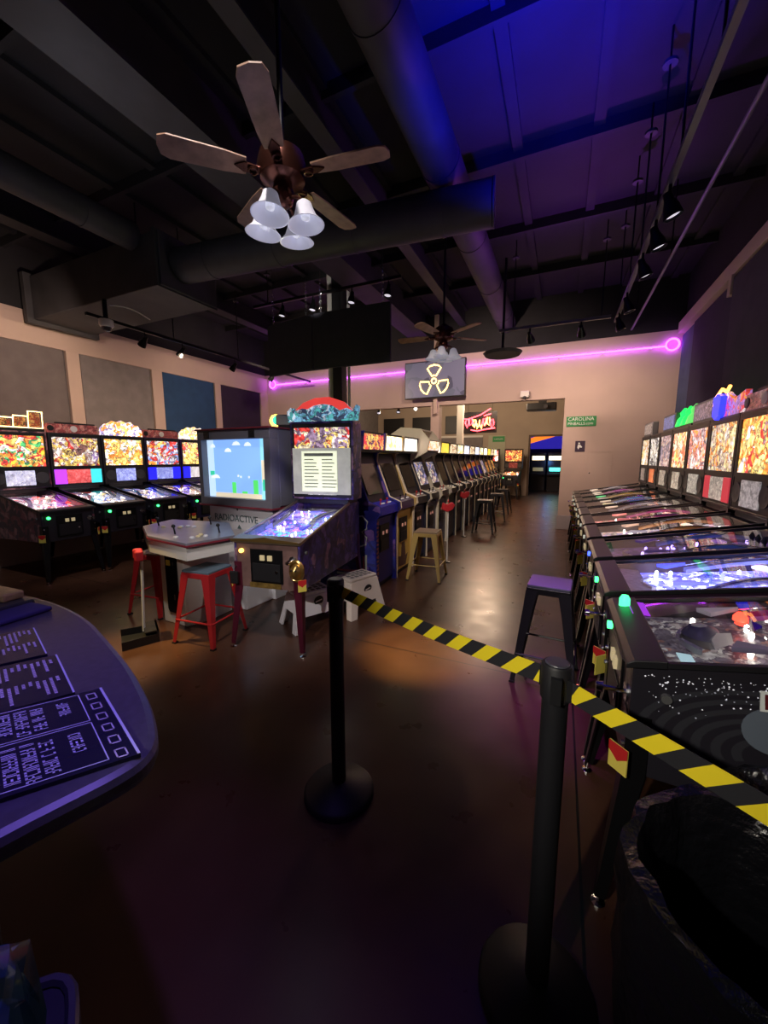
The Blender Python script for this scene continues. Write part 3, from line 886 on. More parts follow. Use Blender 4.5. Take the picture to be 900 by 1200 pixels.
        for k, (x, h) in enumerate(((-.25, .17), (-.08, .17), (.08, .20), (.24, .27))):
            pts = [(x - .08, y0 + .03, z1 + .05), (x + .08, y0 + .03, z1 + .05), (x + .085, y0 + .03, z1 + h), (x - .07, y0 + .03, z1 + h)]
            MB().tube(pts, .009, 5, True).build('lit_outline', glow('outline_yellow', (1, .68, .25), 5), m)
            MB().box(x - .06, x + .06, y0 + .04, y0 + .06, z1 + .06, z1 + h - .02).build('letter_plate', art('letter_plate', [(.5, .3, .1), (.3, .05, .03), (.1, .06, .03)], 20, .25, 1, .4), m)
    elif topper == 'shark':
        pts = [(-.36, z1), (-.37, z1 + .10), (-.33, z1 + .14), (-.25, z1 + .12), (-.18, z1 + .18), (-.05, z1 + .215), (.10, z1 + .22), (.25, z1 + .17), (.33, z1 + .10), (.37, z1 + .15), (.40, z1 + .13), (.38, z1)]
        m = MB().prism(pts, y0 + .01, y0 + .04, 'y').build('topper', art('topper_%s' % seed, tp, 11, .9, seed + 4, .6), t)
        pts = [(-.27, z1 + .11), (-.18, z1 + .18), (-.05, z1 + .222), (.10, z1 + .227), (.25, z1 + .175), (.34, z1 + .09), (.27, z1 + .12), (.2, z1 + .10), (.12, z1 + .15), (.02, z1 + .165), (-.08, z1 + .15), (-.14, z1 + .12), (-.20, z1 + .13)]
        MB().prism(pts, y0 - .004, y0 + .01, 'y').build('red_crest', glow('crest_red', (.8, .06, .05), .9), m)
    elif topper == 'toys':
        m = box('topper', BLACK, t, -.34, .34, y0 + .02, y0 + .14, z1, z1 + .03)
        for k in range(3):
            x = -.22 + .22 * k
            MB().lathe([(.09, 0), (.07, .08), (.04, .12), (.05, .16), (.01, .22)], (x, y0 + .08, z1 + .03), 12).build('topper_figure', glow('tfig_%s_%d' % (seed, k), tp[k % len(tp)], 1.6), m, smooth=True)
    elif topper == 'shield':
        m = art('topper_%s' % seed, tp, 12, 1.0, seed + 4, .5)
        m = MB().prism([(-.34, z1), (.34, z1), (.33, z1 + .18), (.1, z1 + .13), (-.08, z1 + .22), (-.3, z1 + .12)], y0 + .02, y0 + .06, 'y').build('topper', m, t)
        MB().prism([(-.20, z1 + .02), (-.12, z1 - .02), (-.04, z1 + .02), (-.03, z1 + .18), (-.12, z1 + .21), (-.21, z1 + .18)], y0 - .03, y0 + .015, 'y').build('blue_shield', glow('shield_blue', (.02, .03, 1.0), 2.2), m)
        MB().tube([(-.28, y0, z1 + .12), (-.24, y0, z1 + .20), (-.12, y0, z1 + .25), (.0, y0, z1 + .21), (.06, y0, z1 + .25)], .014, 6).build('lit_outline', glow('outline_orange', (1, .42, .08), 4), m)
    elif topper == 'screen':
        m = box('topper', mat('plastic_grey', (.25, .25, .25), .5), t, -.3, .34, y0 + .02, y0 + .10, z1, z1 + .22, bevel=.01)
        MB().box(-.25, .29, y0 + .012, y0 + .02, z1 + .03, z1 + .19).build('topper_face', art('topper_%s' % seed, tp, 14, .4, seed + 4, .5), m)
    return t

# left wall row, facing the middle of the room
LG = 'pinball machines along the left wall'
XLF = -5.52
W1, Y1, R1, O1, B1, G1, K1 = (1, .95, .88), (1, .72, .18), (.75, .06, .05), (1, .35, .06), (.08, .14, .8), (.08, .45, .15), (.04, .03, .05)
purple_side = art('side_wine', [(.22, .06, .09), (.05, .03, .08), (.38, .20, .22), (.03, .02, .05)], 6, 0, 3, .6)
left = [
    dict(label='pinball machine at the left frame edge with lit outline topper and orange-yellow backglass', pal=[O1, Y1, (.9, .5, .05), W1, R1, G1], topper='letters', display=((.7, .72, .95), 1.1), pf_pal=[(.5, .45, .5), (.2, .15, .3), R1, (.7, .6, .5), (.25, .1, .3)], side=purple_side, speakers=(.25, .3, .9), sp_es=.0, trans_es=1.5),
    dict(label='pinball machine with rainbow-lit speakers around a red display', pal=[(.6, .4, .35), Y1, (.3, .2, .4), R1, W1, (.25, .12, .1)], topper='box', top_pal=[(.4, .09, .08), (.3, .06, .06), (.5, .2, .16)], display=((.9, .12, .12), 1.2), speakers=((.45, .05, .9), (.05, .6, .65)), sp_es=1.3, pf_pal=[(.4, .5, .7), (.1, .15, .5), W1, (.7, .5, .2), (.15, .12, .2)], trans_es=1.0),
    dict(label='pinball machine with rounded glowing topper and bright yellow backglass', pal=[Y1, W1, (1, .85, .4), (.4, .45, .2), O1, Y1], topper='arch', top_pal=[O1, Y1, (.3, .25, .5), W1], display=((.35, .4, .9), 1.3), pf_pal=[(.3, .3, .5), (.6, .45, .2), (.15, .12, .3), (.5, .4, .35)], trans_es=1.8),
    dict(label='pinball machine with red flat topper and solid blue lit speakers', pal=[W1, (.3, .4, .8), O1, Y1, R1, (.6, .6, .7)], topper='box', top_pal=[(.4, .09, .08), (.3, .06, .06), (.5, .2, .16)], display=((.3, .35, .85), 1.3), speakers=(.01, .01, 1.0), sp_es=2.2, pf_pal=[(.2, .15, .3), (.7, .4, .15), (.1, .08, .25), (.6, .5, .3)], trans_es=1.4, body=mat('cab_indigo', (.02, .015, .06), .35)),
    dict(label='pinball machine with bulb-lined arched topper beside the big screen cabinet', pal=[Y1, (1, .85, .4), W1, R1, Y1, (.5, .4, .3)], topper='arch', top_pal=[Y1, W1, (.7, .5, .4)], display=((.85, .8, .8), 1.2), speakers=(.01, .01, 1.0), sp_es=2.2, pf_pal=[(.3, .3, .6), (.8, .6, .3), (.1, .1, .4), W1], trans_es=1.8, body=mat('cab_violet', (.035, .012, .13), .35)),
]
for i, a in enumerate(left):
    pinball(loc=(XLF, 2.66 + .69 * i, 0), rz=PI / 2, group=LG, seed=11 + i, **a)

# right wall row, facing left
RG = 'pinball machines along the right wall'
XRF = .24
cream_p = [(.95, .75, .4), (.6, .45, .3), W1, (.3, .2, .15), (.8, .3, .1)]
grey_d = ((.6, .6, .52), .55)
sparkle = None
right = [
    dict(label='nearest pinball machine, black glittering side with dark arcs, red bulb on its playfield', pal=[R1, K1, Y1], topper=None, pf_pal=[(.12, .10, .12), (.30, .26, .25), (.05, .04, .06), (.22, .12, .10), (.4, .38, .36)], pf_es=.14, gi=(1, .9, .8), gi_es=8),
    dict(label='pinball machine with blue glowing playfield, second from camera on the right', pal=[B1, W1, K1], topper=None, pf_pal=[(.10, .12, .9), (.5, .55, .95), (.2, .2, .85), (.75, .8, 1), (.05, .05, .6)], pf_es=.9, gi=(.5, .6, 1), gi_es=9, body=mat('cab_plum', (.03, .012, .03), .35)),
    dict(label='purple-tinted pinball machine with black figures on its dark playfield', pal=[(.3, .1, .4), K1, (.2, .2, .6)], topper=None, pf_pal=[(.06, .03, .12), (.12, .05, .2), (.04, .02, .08)], pf_es=.25, gi=(.4, .3, 1), gi_es=4, button=(.05, .1, 1.0), body=mat('cab_purple', (.03, .02, .06), .3)),
    dict(label='right row pinball machine with yellow-white flame backglass and red-white topper', pal=[Y1, O1, W1, (.6, .3, .4), (1, .85, .3), R1], topper='box', top_pal=[(.55, .2, .18), (.5, .35, .32), (.25, .1, .1)], display=((.45, .42, .42), .6), trans_es=1.6, pf_pal=[(.55, .35, .25), (.5, .45, .4), (.35, .3, .35), (.2, .15, .3)]),
    dict(label='right row pinball machine with bright fiery topper and pale gold backglass figures', pal=[(.85, .7, .35), (.6, .5, .4), O1, W1, (.4, .3, .25)], topper='shield', top_pal=[O1, W1, (.4, .2, .5), R1], display=grey_d, speakers=(.7, .05, .08), sp_es=.5, pf_pal=[(.7, .25, .22), (.8, .4, .35), (.4, .12, .12)]),
    dict(label='right row pinball machine with pinkish-orange backglass, fifth from the camera', pal=[(.8, .3, .25), (.9, .6, .4), O1, (.6, .45, .5), W1], topper='screen', top_pal=[(.3, .25, .4), (.2, .15, .2), (.5, .4, .5)], display=grey_d, pf_pal=[(.6, .45, .35), (.5, .3, .25), (.2, .15, .15)]),
    dict(label='right row pinball machine with green toy topper and bright cream backglass', pal=[(1, .9, .6), Y1, (.9, .8, .5), (.8, .2, .1)], topper='toys', top_pal=[(.02, .9, .12), (.02, .7, .1), (.1, .5, .1)], display=((.7, .62, .5), .6), trans_es=1.7, pf_pal=[(.5, .4, .3), (.3, .2, .3), (.6, .5, .3)]),
    dict(label='narrow-looking pinball machine with dim grey backglass, seventh from the camera on the right', pal=[(.5, .35, .35), (.25, .2, .25), (.7, .5, .4)], topper='screen', top_pal=[(.3, .35, .8), (.35, .4, .85)], display=((.7, .6, .5), .5), pf_pal=[(.1, .5, .2), (.3, .25, .2), (.4, .35, .3)]),
    dict(label='pinball machine with black-and-white backglass near the far end of right row', pal=[(.8, .75, .6), (.3, .28, .3), W1, (.1, .1, .1)], topper=None, display=((1, .25, .08), .9), pf_pal=[(.6, .5, .4), (.4, .35, .3)]),
    dict(label='farthest pinball machine in right row, yellow backglass against back wall', pal=[Y1, (1, .8, .4), (.6, .4, .2), W1], topper='screen', top_pal=[(.45, .4, .38), (.5, .45, .4)], display=((.5, .45, .4), .3), pf_pal=[(.6, .5, .4), (.4, .35, .3)]),
]
for i, a in enumerate(right):
    if i > 2:
        a.setdefault('button', (.12, .12, .10))
    pm = pinball(loc=(XRF, 1.62 + .685 * i, 0), rz=-PI / 2, group=RG, seed=31 + i, **a)
    if i == 0:
        near = pm
    if i == 1:
        blue = pm
    if i == 2:
        purp = pm
# nearest machine: glitter, arcs and a grey balloon shape printed on its near side (local +x side faces the camera)
def side_prints(t):
    rnd = random.Random(8)
    sx = .2855
    mb = MB()
    for k in range(330):
        y = rnd.betavariate(1.3, 1.8) * 1.1 + .03
        z = .84 + .14 * y - abs(rnd.gauss(0, .055))
        r_ = rnd.choice((.0012, .0016, .0022, .003))
        mb.add([(sx, y - r_, z), (sx, y, z - r_), (sx, y + r_, z), (sx, y, z + r_)], [(0, 1, 2, 3)])
    o = mb.build('glitter_print', mat('glitter', (.9, .9, .95), .3, emit=(.8, .8, .9), es=.35), t)
    o['kind'] = 'stuff'
    grey = mat('arc_print', (.030, .030, .038), .5)
    for k in range(6):
        r0 = .10 + .048 * k
        vs, fs = [], []
        for j in range(15):
            a = R(75 + 130 * j / 14)
            for rr in (r0, r0 + .024):
                vs.append((sx, .38 + rr * math.cos(a), .66 + rr * math.sin(a) * .55))
        for j in range(14):
            fs.append((2 * j, 2 * j + 1, 2 * j + 3, 2 * j + 2))
        m = MB(); m.add(vs, fs); m.build('arc_print', grey, t)
    pts = [(.345 + .075 * math.cos(a), .745 + .07 * math.sin(a)) for a in [2 * PI * j / 24 for j in range(24)]]
    MB().prism(pts, sx - .001, sx + .001, 'x').build('balloon_print', mat('balloon_print', (.13, .16, .20), .6), t)
    MB().prism([(.305, .80), (.40, .81), (.40, .865), (.30, .86)], sx - .001, sx + .0015, 'x').build('emblem_edge_print', mat('print_white', (.85, .9, .85), .6), t)
    MB().prism([(.315, .808), (.39, .818), (.39, .857), (.31, .852)], sx - .001, sx + .002, 'x').build('emblem_print', mat('emblem_red', (.12, .01, .015), .6), t)
side_prints(near)
pz = lambda y: .818 + (y - .05) * .150
MB().lathe([(.022, .03), (.022, .045), (.012, .06), (.003, .064)], (-.17, .40, pz(.40)), 16).build('red_dome', glow('dome_red', (1, .06, .03), 3.5), near, smooth=True)
MB().lathe([(.02, 0), (.02, .03), (.012, .045)], (-.20, .035, .888), 16).build('action_button', glow('btn_green', (.05, 1.0, .25), 3), near, smooth=True)
MB().box(-.25, -.10, .05, .11, .893, .8945).build('violet_glow_patch', mat('violet_glow', (.3, .02, .6), .3, emit=(.4, .02, .9), es=.6), near)  # emissive patch standing for the magenta glow on the lockdown bar
MB().box(.10, .20, .15, .19, pz(.16) + .012, pz(.16) + .016).build('score_card', mat('card_cyan', (.5, .7, .75), .5, emit=(.5, .75, .8), es=.7), near)
random.seed(12)
crink = MB()
for k in range(9):
    X = Matrix.Translation((random.uniform(-.18, .16), random.uniform(.26, .62), pz(.45) + random.uniform(.015, .045))) @ Matrix.Rotation(random.uniform(0, 3), 4, (random.random(), random.random(), 1))
    MB().prism([(-.04, -.016), (.03, -.02), (.045, .01), (0, .026), (-.03, .016)], -.003, .003, X=X).build('toy_piece', CHROME if k % 2 else WHITE, near)
MB().lathe([(.05, 0), (.06, .03), (.04, .06), (.01, .07)], (-.02, .25, pz(.25)), 18).build('skull_toy', mat('toy_grey', (.3, .3, .32), .4), near, smooth=True)
for k in range(4):
    MB().lathe([(.012, 0), (.01, .04), (.016, .06), (.004, .085)], (-.05 + .08 * k, .85, pz(.85) + .03), 8).build('figure_toy', BLACK, purp, smooth=True)
MB().lathe([(.06, 0), (.06, .01)], (.10, .55, pz(.55) + .05), 20).build('disc_toy', mat('toy_grey', (.3, .3, .32), .4), purp)
MB().box(-.26, .26, .035, .20, pz(.1) + .03, pz(.1) + .034, X=Matrix.Rotation(0.0, 4, 'X')).build('tan_apron', mat('apron_tan', (.35, .30, .25), .5, noise=.3, nscale=40), blue)
MB().lathe([(.05, .04), (.05, .06), (.004, .085)], (.05, .72, pz(.72)), 16).build('blue_dome', glow('dome_blue', (.02, .03, 1.0), 6), blue, smooth=True)
point((.72, 1.62, .965), .35, (1.0, .85, .8), .03)
point((1.0, 2.3, 1.12), .9, (.1, .12, 1.0), .05)

# central machine
cside = art('side_explorer', [(.10, .07, .34), (.22, .15, .45), (.04, .03, .14), (.38, .22, .34), (.07, .05, .24)], 5.5, 0, 9, .7)
leg_wine = mat('leg_wine', (.10, .012, .03), .35, .3)
cm = pinball(label='central pinball machine with wine-red legs, gold lion head and blue-violet glowing playfield', loc=(-2.01, 2.23, 0), rz=R(9), group=None, seed=60,
             pal=[Y1, R1, W1, (.9, .6, .15), (.3, .2, .3), (.85, .75, .5)], topper='shark', top_pal=[(.2, .5, .7), (.6, .75, .85), (.05, .08, .15), (.1, .45, .45)],
             pf_pal=[(.16, .15, .75), (.35, .25, .85), (.07, .07, .5), (.08, .45, .8), (.55, .15, .65)], pf_es=.5, gi=(.75, .7, 1), gi_es=8, side=cside, display=((.75, .75, .6), .9), leg=leg_wine, button=(1.0, .55, .1),
             rail=mat('rail_brass', (.45, .36, .25), .3, .8), body=mat('cab_rust', (.16, .09, .08), .5, noise=.3), trans_es=1.25)
y0 = 1.03
for n in ('speaker_panel', 'translite', 'translite_frame'):
    pass
pg = MB().box(-.31, .31, y0 - .012, y0 - .004, 1.14, 1.60).build('score_screen', mat('screen_stone', (.42, .42, .36), .6, emit=(.42, .42, .36), es=.55, noise=.25, nscale=9), cm)
MB().box(-.21, .17, y0 - .016, y0 - .012, 1.17, 1.57).build('page', mat('page_pale', (.85, .9, .62), .6, emit=(.85, .9, .62), es=.85), pg)
ink = mat('page_ink', (.25, .28, .2), .8)
rnd = random.Random(5)
for r_ in range(9):
    for c_ in (-.19, 0.0):
        a = rnd.uniform(.1, .16)
        MB().box(c_ + .01, c_ + .01 + a, y0 - .0175, y0 - .016, 1.21 + r_ * .034, 1.219 + r_ * .034).build('print_line', ink, pg)
MB().box(-.18, .13, y0 - .0175, y0 - .016, 1.52, 1.55).build('print_line', ink, pg)
gold = mat('gold_relief', (.55, .36, .12), .3, .9)
GB = MB()
lion = MB().lathe([(.001, .055), (.02, .05), (.036, .03), (.045, .0)], n=18, X=Matrix.Translation((.262, -.02, .66)) @ Matrix.Rotation(PI / 2, 4, 'X') @ Matrix.Diagonal((1, 1.45, 1, 1)))
lo = lion.build('lion_head', gold, cm, smooth=True)
for (dx, dz) in ((-.016, .02), (.016, .02)):
    MB().lathe([(.009, 0), (.007, .008), (.001, .01)], n=8, X=Matrix.Translation((.262 + dx, -.066, .66 + dz)) @ Matrix.Rotation(PI / 2, 4, 'X')).build('eye', BLACK, lo)
MB().prism([(.245, .645), (.279, .645), (.262, .672)], -.082, -.06, 'y').build('snout', gold, lo)
MB().tube([(.262 + .05 * math.cos(a), -.018, .665 + .075 * math.sin(a)) for a in [2 * PI * j / 20 for j in range(20)]], .014, 6, True).build('mane', gold, lo, smooth=True)
MB().prism([(-.30, .885), (-.10, .895), (.0, .91), (.10, .895), (.30, .885), (.30, .87), (-.30, .87)], -.03, -.02, 'y').build('lockbar_crest', gold, cm)
MB().box(-.15, .12, -.012, -.004, .505, .545).build('gold_plaque', mat('gold_plaque', (.4, .26, .07), .4, .7, noise=.4, nscale=30), cm)
MB().box(-.305, -.235, -.05, -.03, .53, .63).build('belt_clip_box', BLACK, cm, bevel=.006)
point((-2.1, 2.85, 1.02), .5, (.35, .3, 1.0), .05)

# far pinball machines in the second room
for (x, lab, pal) in ((-1.68, 'pinball machine with silver frame facing camera beside far doorway', [O1, R1, Y1, (.3, .05, .03)]), (-2.55, 'pinball machine with orange backglass half hidden at the end of arcade row', [O1, Y1, W1, R1])):
    pinball(lab, (x, 14.6, 0), 0, pal, 'far pinball machines', seed=80 + int(-x * 10), topper=None, trans_es=1.5, rail=STEEL, display=((.3, .05, .04), .4), gi_es=8)

# ------------------------------------------------------------------ arcade cabinets, one row facing +X
def arcade(label, loc, rz, group, side, front, marquee, screen, seed=0, hexa=False, trim=(.6, .55, .4), panel=None, W=.29, side_pr=None):
    t = thing('arcade_cabinet', label, 'arcade cabinet', loc, rz, group)
    if hexa:
        prof = [(0, 0), (0, .80), (-.07, .90), (-.05, .98), (.16, 1.04), (.28, 1.46), (.02, 1.60), (-.02, 1.76), (.12, 1.93), (.45, 1.96), (.72, 1.80), (.74, 0)]
    else:
        prof = [(0, 0), (0, .82), (-.06, .90), (-.05, .97), (.10, 1.03), (.19, 1.26), (.27, 1.46), (.26, 1.56), (.16, 1.60), (.14, 1.79), (.66, 1.80), (.74, 1.6), (.74, 0)]
    for s_ in (-1, 1):
        a, b = sorted((s_ * W, s_ * (W - .02)))
        sp = MB().prism(prof, a, b, 'x').build('side_panel', side, t, bevel=.002)
        MB().tube([(s_ * (W - .01), y - .004, z) for (y, z) in prof[:-2]], .008, 5).build('edge_trim', mat('trim_%.2f_%.2f' % trim[:2], trim, .4), sp)
    w_ = W - .02
    f = box('front_panel', front, t, -w_, w_, .03, .05, .06, .82)
    box('kick_plate', BLACK, t, -w_, w_, .05, .07, 0, .06)
    cdr = MB().box(-.13, .13, .018, .03, .42, .74).build('coin_door', BLACKM, t, bevel=.003)
    for x in (-.05, .05):
        MB().box(x - .016, x + .016, .010, .018, .62, .66).build('coin_slot', glow('coin_red', (.8, .4, .3), .15), cdr)
    MB().box(-.11, .11, .012, .018, .44, .56).build('coin_box_door', BLACK, cdr)
    pnl = panel or BLACK
    cp = MB().prism([(-.03, .86), (-.02, .955), (.10, 1.0), (.12, .98), (.05, .82)], -w_, w_, 'x').build('control_panel', pnl, t)
    for x in (-.1, .08):
        m = MB().cyl((x, .03, .965), (x, .025, 1.02), .006, n=8)
        m.lathe([(.002, -.014), (.012, -.008), (.014, 0), (.010, .010), (.002, .014)], (x, .025, 1.03), 10)
        m.build('joystick', BLACKM if seed % 2 else mat('ball_red', (.5, .02, .02), .3), cp, smooth=True)
        for k in range(3):
            MB().cyl((x + .05 + .035 * k, .04, .972), (x + .05 + .035 * k, .037, .985), .011, n=10).build('button', glow('abtn', (.8, .75, .7), .25), cp)
    # monitor slanted back
    yb, zb, yt, zt = .13, 1.03, .31, 1.50
    bz = MB()
    bz.add([(-w_, yb - .01, zb - .04), (w_, yb - .01, zb - .04), (w_, yt, zt + .06), (-w_, yt, zt + .06)], [(0, 1, 2, 3)])
    bz.add([(-w_, yb + .02, zb - .06), (w_, yb + .02, zb - .06), (w_, yt + .03, zt + .04), (-w_, yt + .03, zt + .04)], [(3, 2, 1, 0)])
    bz.build('monitor_bezel', BLACK, t)
    e = .004
    dy, dz = (yt - yb), (zt - zb)
    sc = MB()
    q = lambda x, k: (x, yb + dy * k - .018, zb + dz * k + .002)
    sc.add([q(-.19, .12), q(.19, .12), q(.19, .86), q(-.19, .86)], [(0, 1, 2, 3)])
    sc.build('screen', screen, t)
    my = .0 if hexa else .16
    mz0, mz1 = (1.62, 1.76) if hexa else (1.60, 1.775)
    mq = MB().box(-w_, w_, my + (.0 if hexa else 0), my + .02, mz0, mz1).build('marquee', marquee, t)
    box('marquee_retainer', BLACK, t, -w_, w_, my - .006, my + .02, mz0 - .012, mz0)
    box('marquee_retainer', BLACK, t, -w_, w_, my - .006, my + .02, mz1, mz1 + .012)
    box('speaker_board', BLACK, t, -w_, w_, my + .02, yt + .06, mz0 - .03, mz0 - .012)
    if hexa:
        box('top_panel', side, t, -w_, w_, .12, .48, 1.915, 1.935)
    else:
        box('top_panel', BLACK, t, -w_, w_, my, .66, 1.785, 1.797)
    box('rear_panel', BLACK, t, -w_, w_, .70, .72, .05, 1.6)
    return t
AG = 'arcade cabinets in the middle row'
blue_side = art('side_blue', [(.012, .012, .16), (.02, .02, .30), (.16, .08, .30), (.012, .012, .16), (.05, .06, .34)], 3.2, 0, 21, .5)
dark_side = mat('side_dark', (.02, .02, .03), .35)
yell = mat('front_yellow', (.75, .50, .10), .45)
white_side = mat('side_cream', (.62, .55, .45), .5)
navy = mat('front_navy', (.012, .014, .06), .4)
def mq(name, cols, es, sd): return art('marquee_' + name, cols, 16, es, sd, .4)
off_scr = mat('screen_off', (.01, .01, .014), .08)
lit_scr = art('screen_lit', [(.7, .5, .4), (.3, .3, .6), (.9, .8, .6), (.1, .1, .2)], 10, .8, 5, .5)
kinds = [
    dict(lab='blue-sided arcade cabinet at the near end of the middle row', side=blue_side, front=mat('front_blueart', (.03, .025, .20), .4), marquee=mq('red', [(.9, .06, .08), O1, Y1, (.1, .02, .1)], 1.2, 1), screen=off_scr, panel=mat('panel_blue', (.02, .02, .45), .3), trim=(.02, .02, .25)),
    dict(lab='arcade cabinet with yellow front and bright yellow marquee behind the yellow stool', side=mat('side_tan', (.42, .28, .10), .5), front=yell, marquee=mq('yellow', [(1, .9, .5), W1, Y1], 2.6, 2), screen=off_scr, trim=(.7, .58, .42), panel=mat('panel_violet', (.03, .015, .08), .3)),
    dict(lab='dark blue arcade cabinet with white marquee next to the yellow one', side=dark_side, front=navy, marquee=mq('white', [W1, (1, .9, .7), (.9, .6, .4)], 2.6, 3), screen=off_scr, trim=(.6, .5, .4)),
    dict(lab='arcade cabinet with cream six-sided head sticking forward over the row', side=white_side, front=navy, marquee=mq('cream', [(.9, .7, .4), (.9, .3, .1), W1], 1.6, 4), screen=lit_scr, hexa=True),
    dict(lab='fifth arcade cabinet of middle row with blazing white marquee', side=white_side, front=navy, marquee=mq('warm', [(1, .85, .55), W1], 3.0, 5), screen=lit_scr),
    dict(lab='sixth arcade cabinet of middle row with yellow-green marquee', side=dark_side, front=DARK, marquee=mq('lime', [(.75, .7, .05), (.9, .5, .05), (.6, .65, .1)], 1.8, 6), screen=off_scr),
    dict(lab='seventh arcade cabinet of middle row with small oval cream marquee', side=dark_side, front=DARK, marquee=mq('oval', [(1, .8, .5), (.2, .1, .05)], 2.0, 7), screen=off_scr),
    dict(lab='eighth arcade cabinet of middle row with yellow marquee', side=dark_side, front=DARK, marquee=mq('gold', [(.95, .7, .1), W1], 1.8, 8), screen=off_scr),
    dict(lab='ninth arcade cabinet of middle row with bluish white marquee by the opening', side=dark_side, front=DARK, marquee=mq('blue', [(.5, .6, 1), W1], 2.0, 9), screen=off_scr),
]
ordn = ['tenth', 'eleventh', 'twelfth', 'thirteenth', 'fourteenth', 'fifteenth', 'sixteenth']
for i, o_ in enumerate(ordn):
    kinds.append(dict(lab='%s arcade cabinet from the blue near end of row, beyond the opening' % o_, side=dark_side, front=DARK,
                      marquee=M['marquee_' + ['oval', 'blue', 'gold', 'warm', 'lime', 'oval', 'yellow'][i]], screen=off_scr if i != 3 else lit_scr))
for i, k in enumerate(kinds):
    k = dict(k)
    lab = k.pop('lab')
    a = arcade(lab, (-1.82, 4.04 + .6 * i, 0), PI / 2, AG, seed=i, **k)
    if i == 0:
        # printed side art of the near cabinet (local -x side faces the camera): outlined shape and a column of block letters
        sx = -.2905
        out = mat('art_outline', (.35, .36, .30), .6)
        pts = [(.30, .84), (.16, .86), (.10, .80), (.11, .72), (.17, .68), (.11, .62), (.12, .54), (.22, .50), (.32, .52)]
        MB().tube([(sx, y, z) for (y, z) in pts], .010, 4).build('outline_print', out, a)
        MB().tube([(sx, .12, .42), (sx, .12, .20), (sx, .34, .17), (sx, .5, .17)], .014, 4).build('outline_print', out, a)
        MB().tube([(sx, .15, .40), (sx, .15, .24), (sx, .34, .21), (sx, .5, .21)], .012, 4).build('stripe_print', mat('art_red', (.30, .04, .06), .6), a)
        mag = mat('art_magenta', (.30, .12, .28), .5)
        MB().prism([(.25, .6), (.45, .58), (.5, .8), (.35, .88), (.22, .82)], sx - .001, sx + .001, 'x').build('figure_print', mag, a)
        pk = mat('art_salmon', (.55, .25, .18), .6)
        rn = random.Random(3)
        for q in range(7):
            z = .12 + q * .098
            for (u, v, p, r_) in ((0, 0, .09, .02), (0, .05, .09, .02), (0, 0, .02, .07), (.07, .0 if q % 2 else .04, .02, .04)):
                MB().box(-.24 + u, -.24 + u + p, .026, .030, z + v, z + v + r_).build('block_letter_print', pk, a)
    if i == 1:
        gr = mat('art_brown', (.12, .06, .04), .6)
        MB().prism([(-.15, .10), (.10, .08), (.17, .22), (.10, .20), (.06, .40), (-.04, .40), (-.06, .22), (-.15, .24)], .026, .030, 'y').build('figure_print', gr, a)

# ------------------------------------------------------------------ big screen cabinet and pedestal
t = thing('screen_cabinet', 'large screen game cabinet with white base lettered RADIOACTIVE', 'game cabinet', (-3.16, 3.05, 0), R(-3))
GREYC = mat('cab_grey', (.17, .17, .21), .5)
maroon = mat('trim_maroon', (.25, .03, .05), .4)
whitec = mat('cab_white', (.80, .79, .82), .45)
b = box('base', whitec, t, -.50, .46, .08, .75, 0, .98, bevel=.006)
box('lower_shelf', whitec, t, -.30, .42, -.28, .08, 0, .34, bevel=.01)
box('screen_housing', GREYC, t, -.56, .52, .14, .80, 1.0, 1.80, bevel=.01)
fr = MB()
fr.box(-.56, .52, .02, .14, 1.70, 1.80); fr.box(-.56, .52, .02, .14, .98, 1.07); fr.box(-.56, -.50, .02, .14, 1.07, 1.70); fr.box(.43, .52, .02, .14, 1.07, 1.70)
fr.build('bezel', GREYC, t, bevel=.004)
box('trim_strip', maroon, t, -.57, .53, .0, .82, 1.80, 1.815)
box('trim_strip', maroon, t, -.57, .53, .0, .82, .975, .99)
for x in (-.44, .24):
    box('speaker_grille', BLACK, t, x, x + .08, .012, .02, 1.71, 1.785)
sky = glow('screen_sky', (.25, .48, 1.0), 1.0)
s0 = box('screen', sky, t, -.50, .43, .10, .11, 1.07, 1.70)
def sp(name, m, x0, x1, z0, z1, y=.098): MB().box(x0, x1, y, .10, z0, z1).build(name, m, s0)
pale = glow('screen_pale', (.55, .75, 1.0), 1.0)
cyan = glow('screen_cyan', (.3, .75, 1.0), 1.0)
sp('picture_border', pale, -.50, -.40, 1.07, 1.70)
sp('picture_border', cyan, .31, .43, 1.07, 1.70)
sp('picture_border', glow('screen_beige', (.85, .72, .52), 1.0), .32, .42, 1.25, 1.48, .096)
sp('picture_ground', glow('screen_sand', (.72, .62, .45), 1.0), -.40, .31, 1.07, 1.12)
grn = glow('screen_green', (.10, .75, .15), 1.0)
sp('picture_post', grn, -.13, -.07, 1.12, 1.24)
sp('picture_post', grn, .19, .26, 1.12, 1.27)
sp('picture_bush', grn, .02, .10, 1.12, 1.145)
sp('picture_bush', glow('screen_teal', (.05, .6, .35), 1.0), .33, .42, 1.16, 1.28, .094)
sp('picture_bush', M['screen_teal'], -.47, -.40, 1.31, 1.36, .096)
whs = glow('screen_white', (.9, .95, 1.0), 1.0)
for (x, z, a) in ((-.22, 1.57, .10), (-.1, 1.64, .12), (.08, 1.63, .10), (-.45, 1.62, .08), (-.46, 1.28, .14)):
    MB().prism([(x, z), (x + a, z), (x + a * .85, z + .025), (x + a * .55, z + .04), (x + a * .2, z + .03)], .0955, .10, 'y').build('picture_cloud', whs, s0)
for (x, z) in ((.0, 1.29), (.12, 1.29), (-.04, 1.30)):
    sp('picture_star', whs, x, x + .018, z, z + .02)
MB().cyl((-.05, .078, .94), (-.05, .082, .94), .012).build('lock', BLACK, t)
text('lettering', 'RADIOACTIVE', .105, mat('letter_teal', (.10, .16, .17), .6), t, (-.42, .076, .84), (PI / 2, 0, 0), align='LEFT')
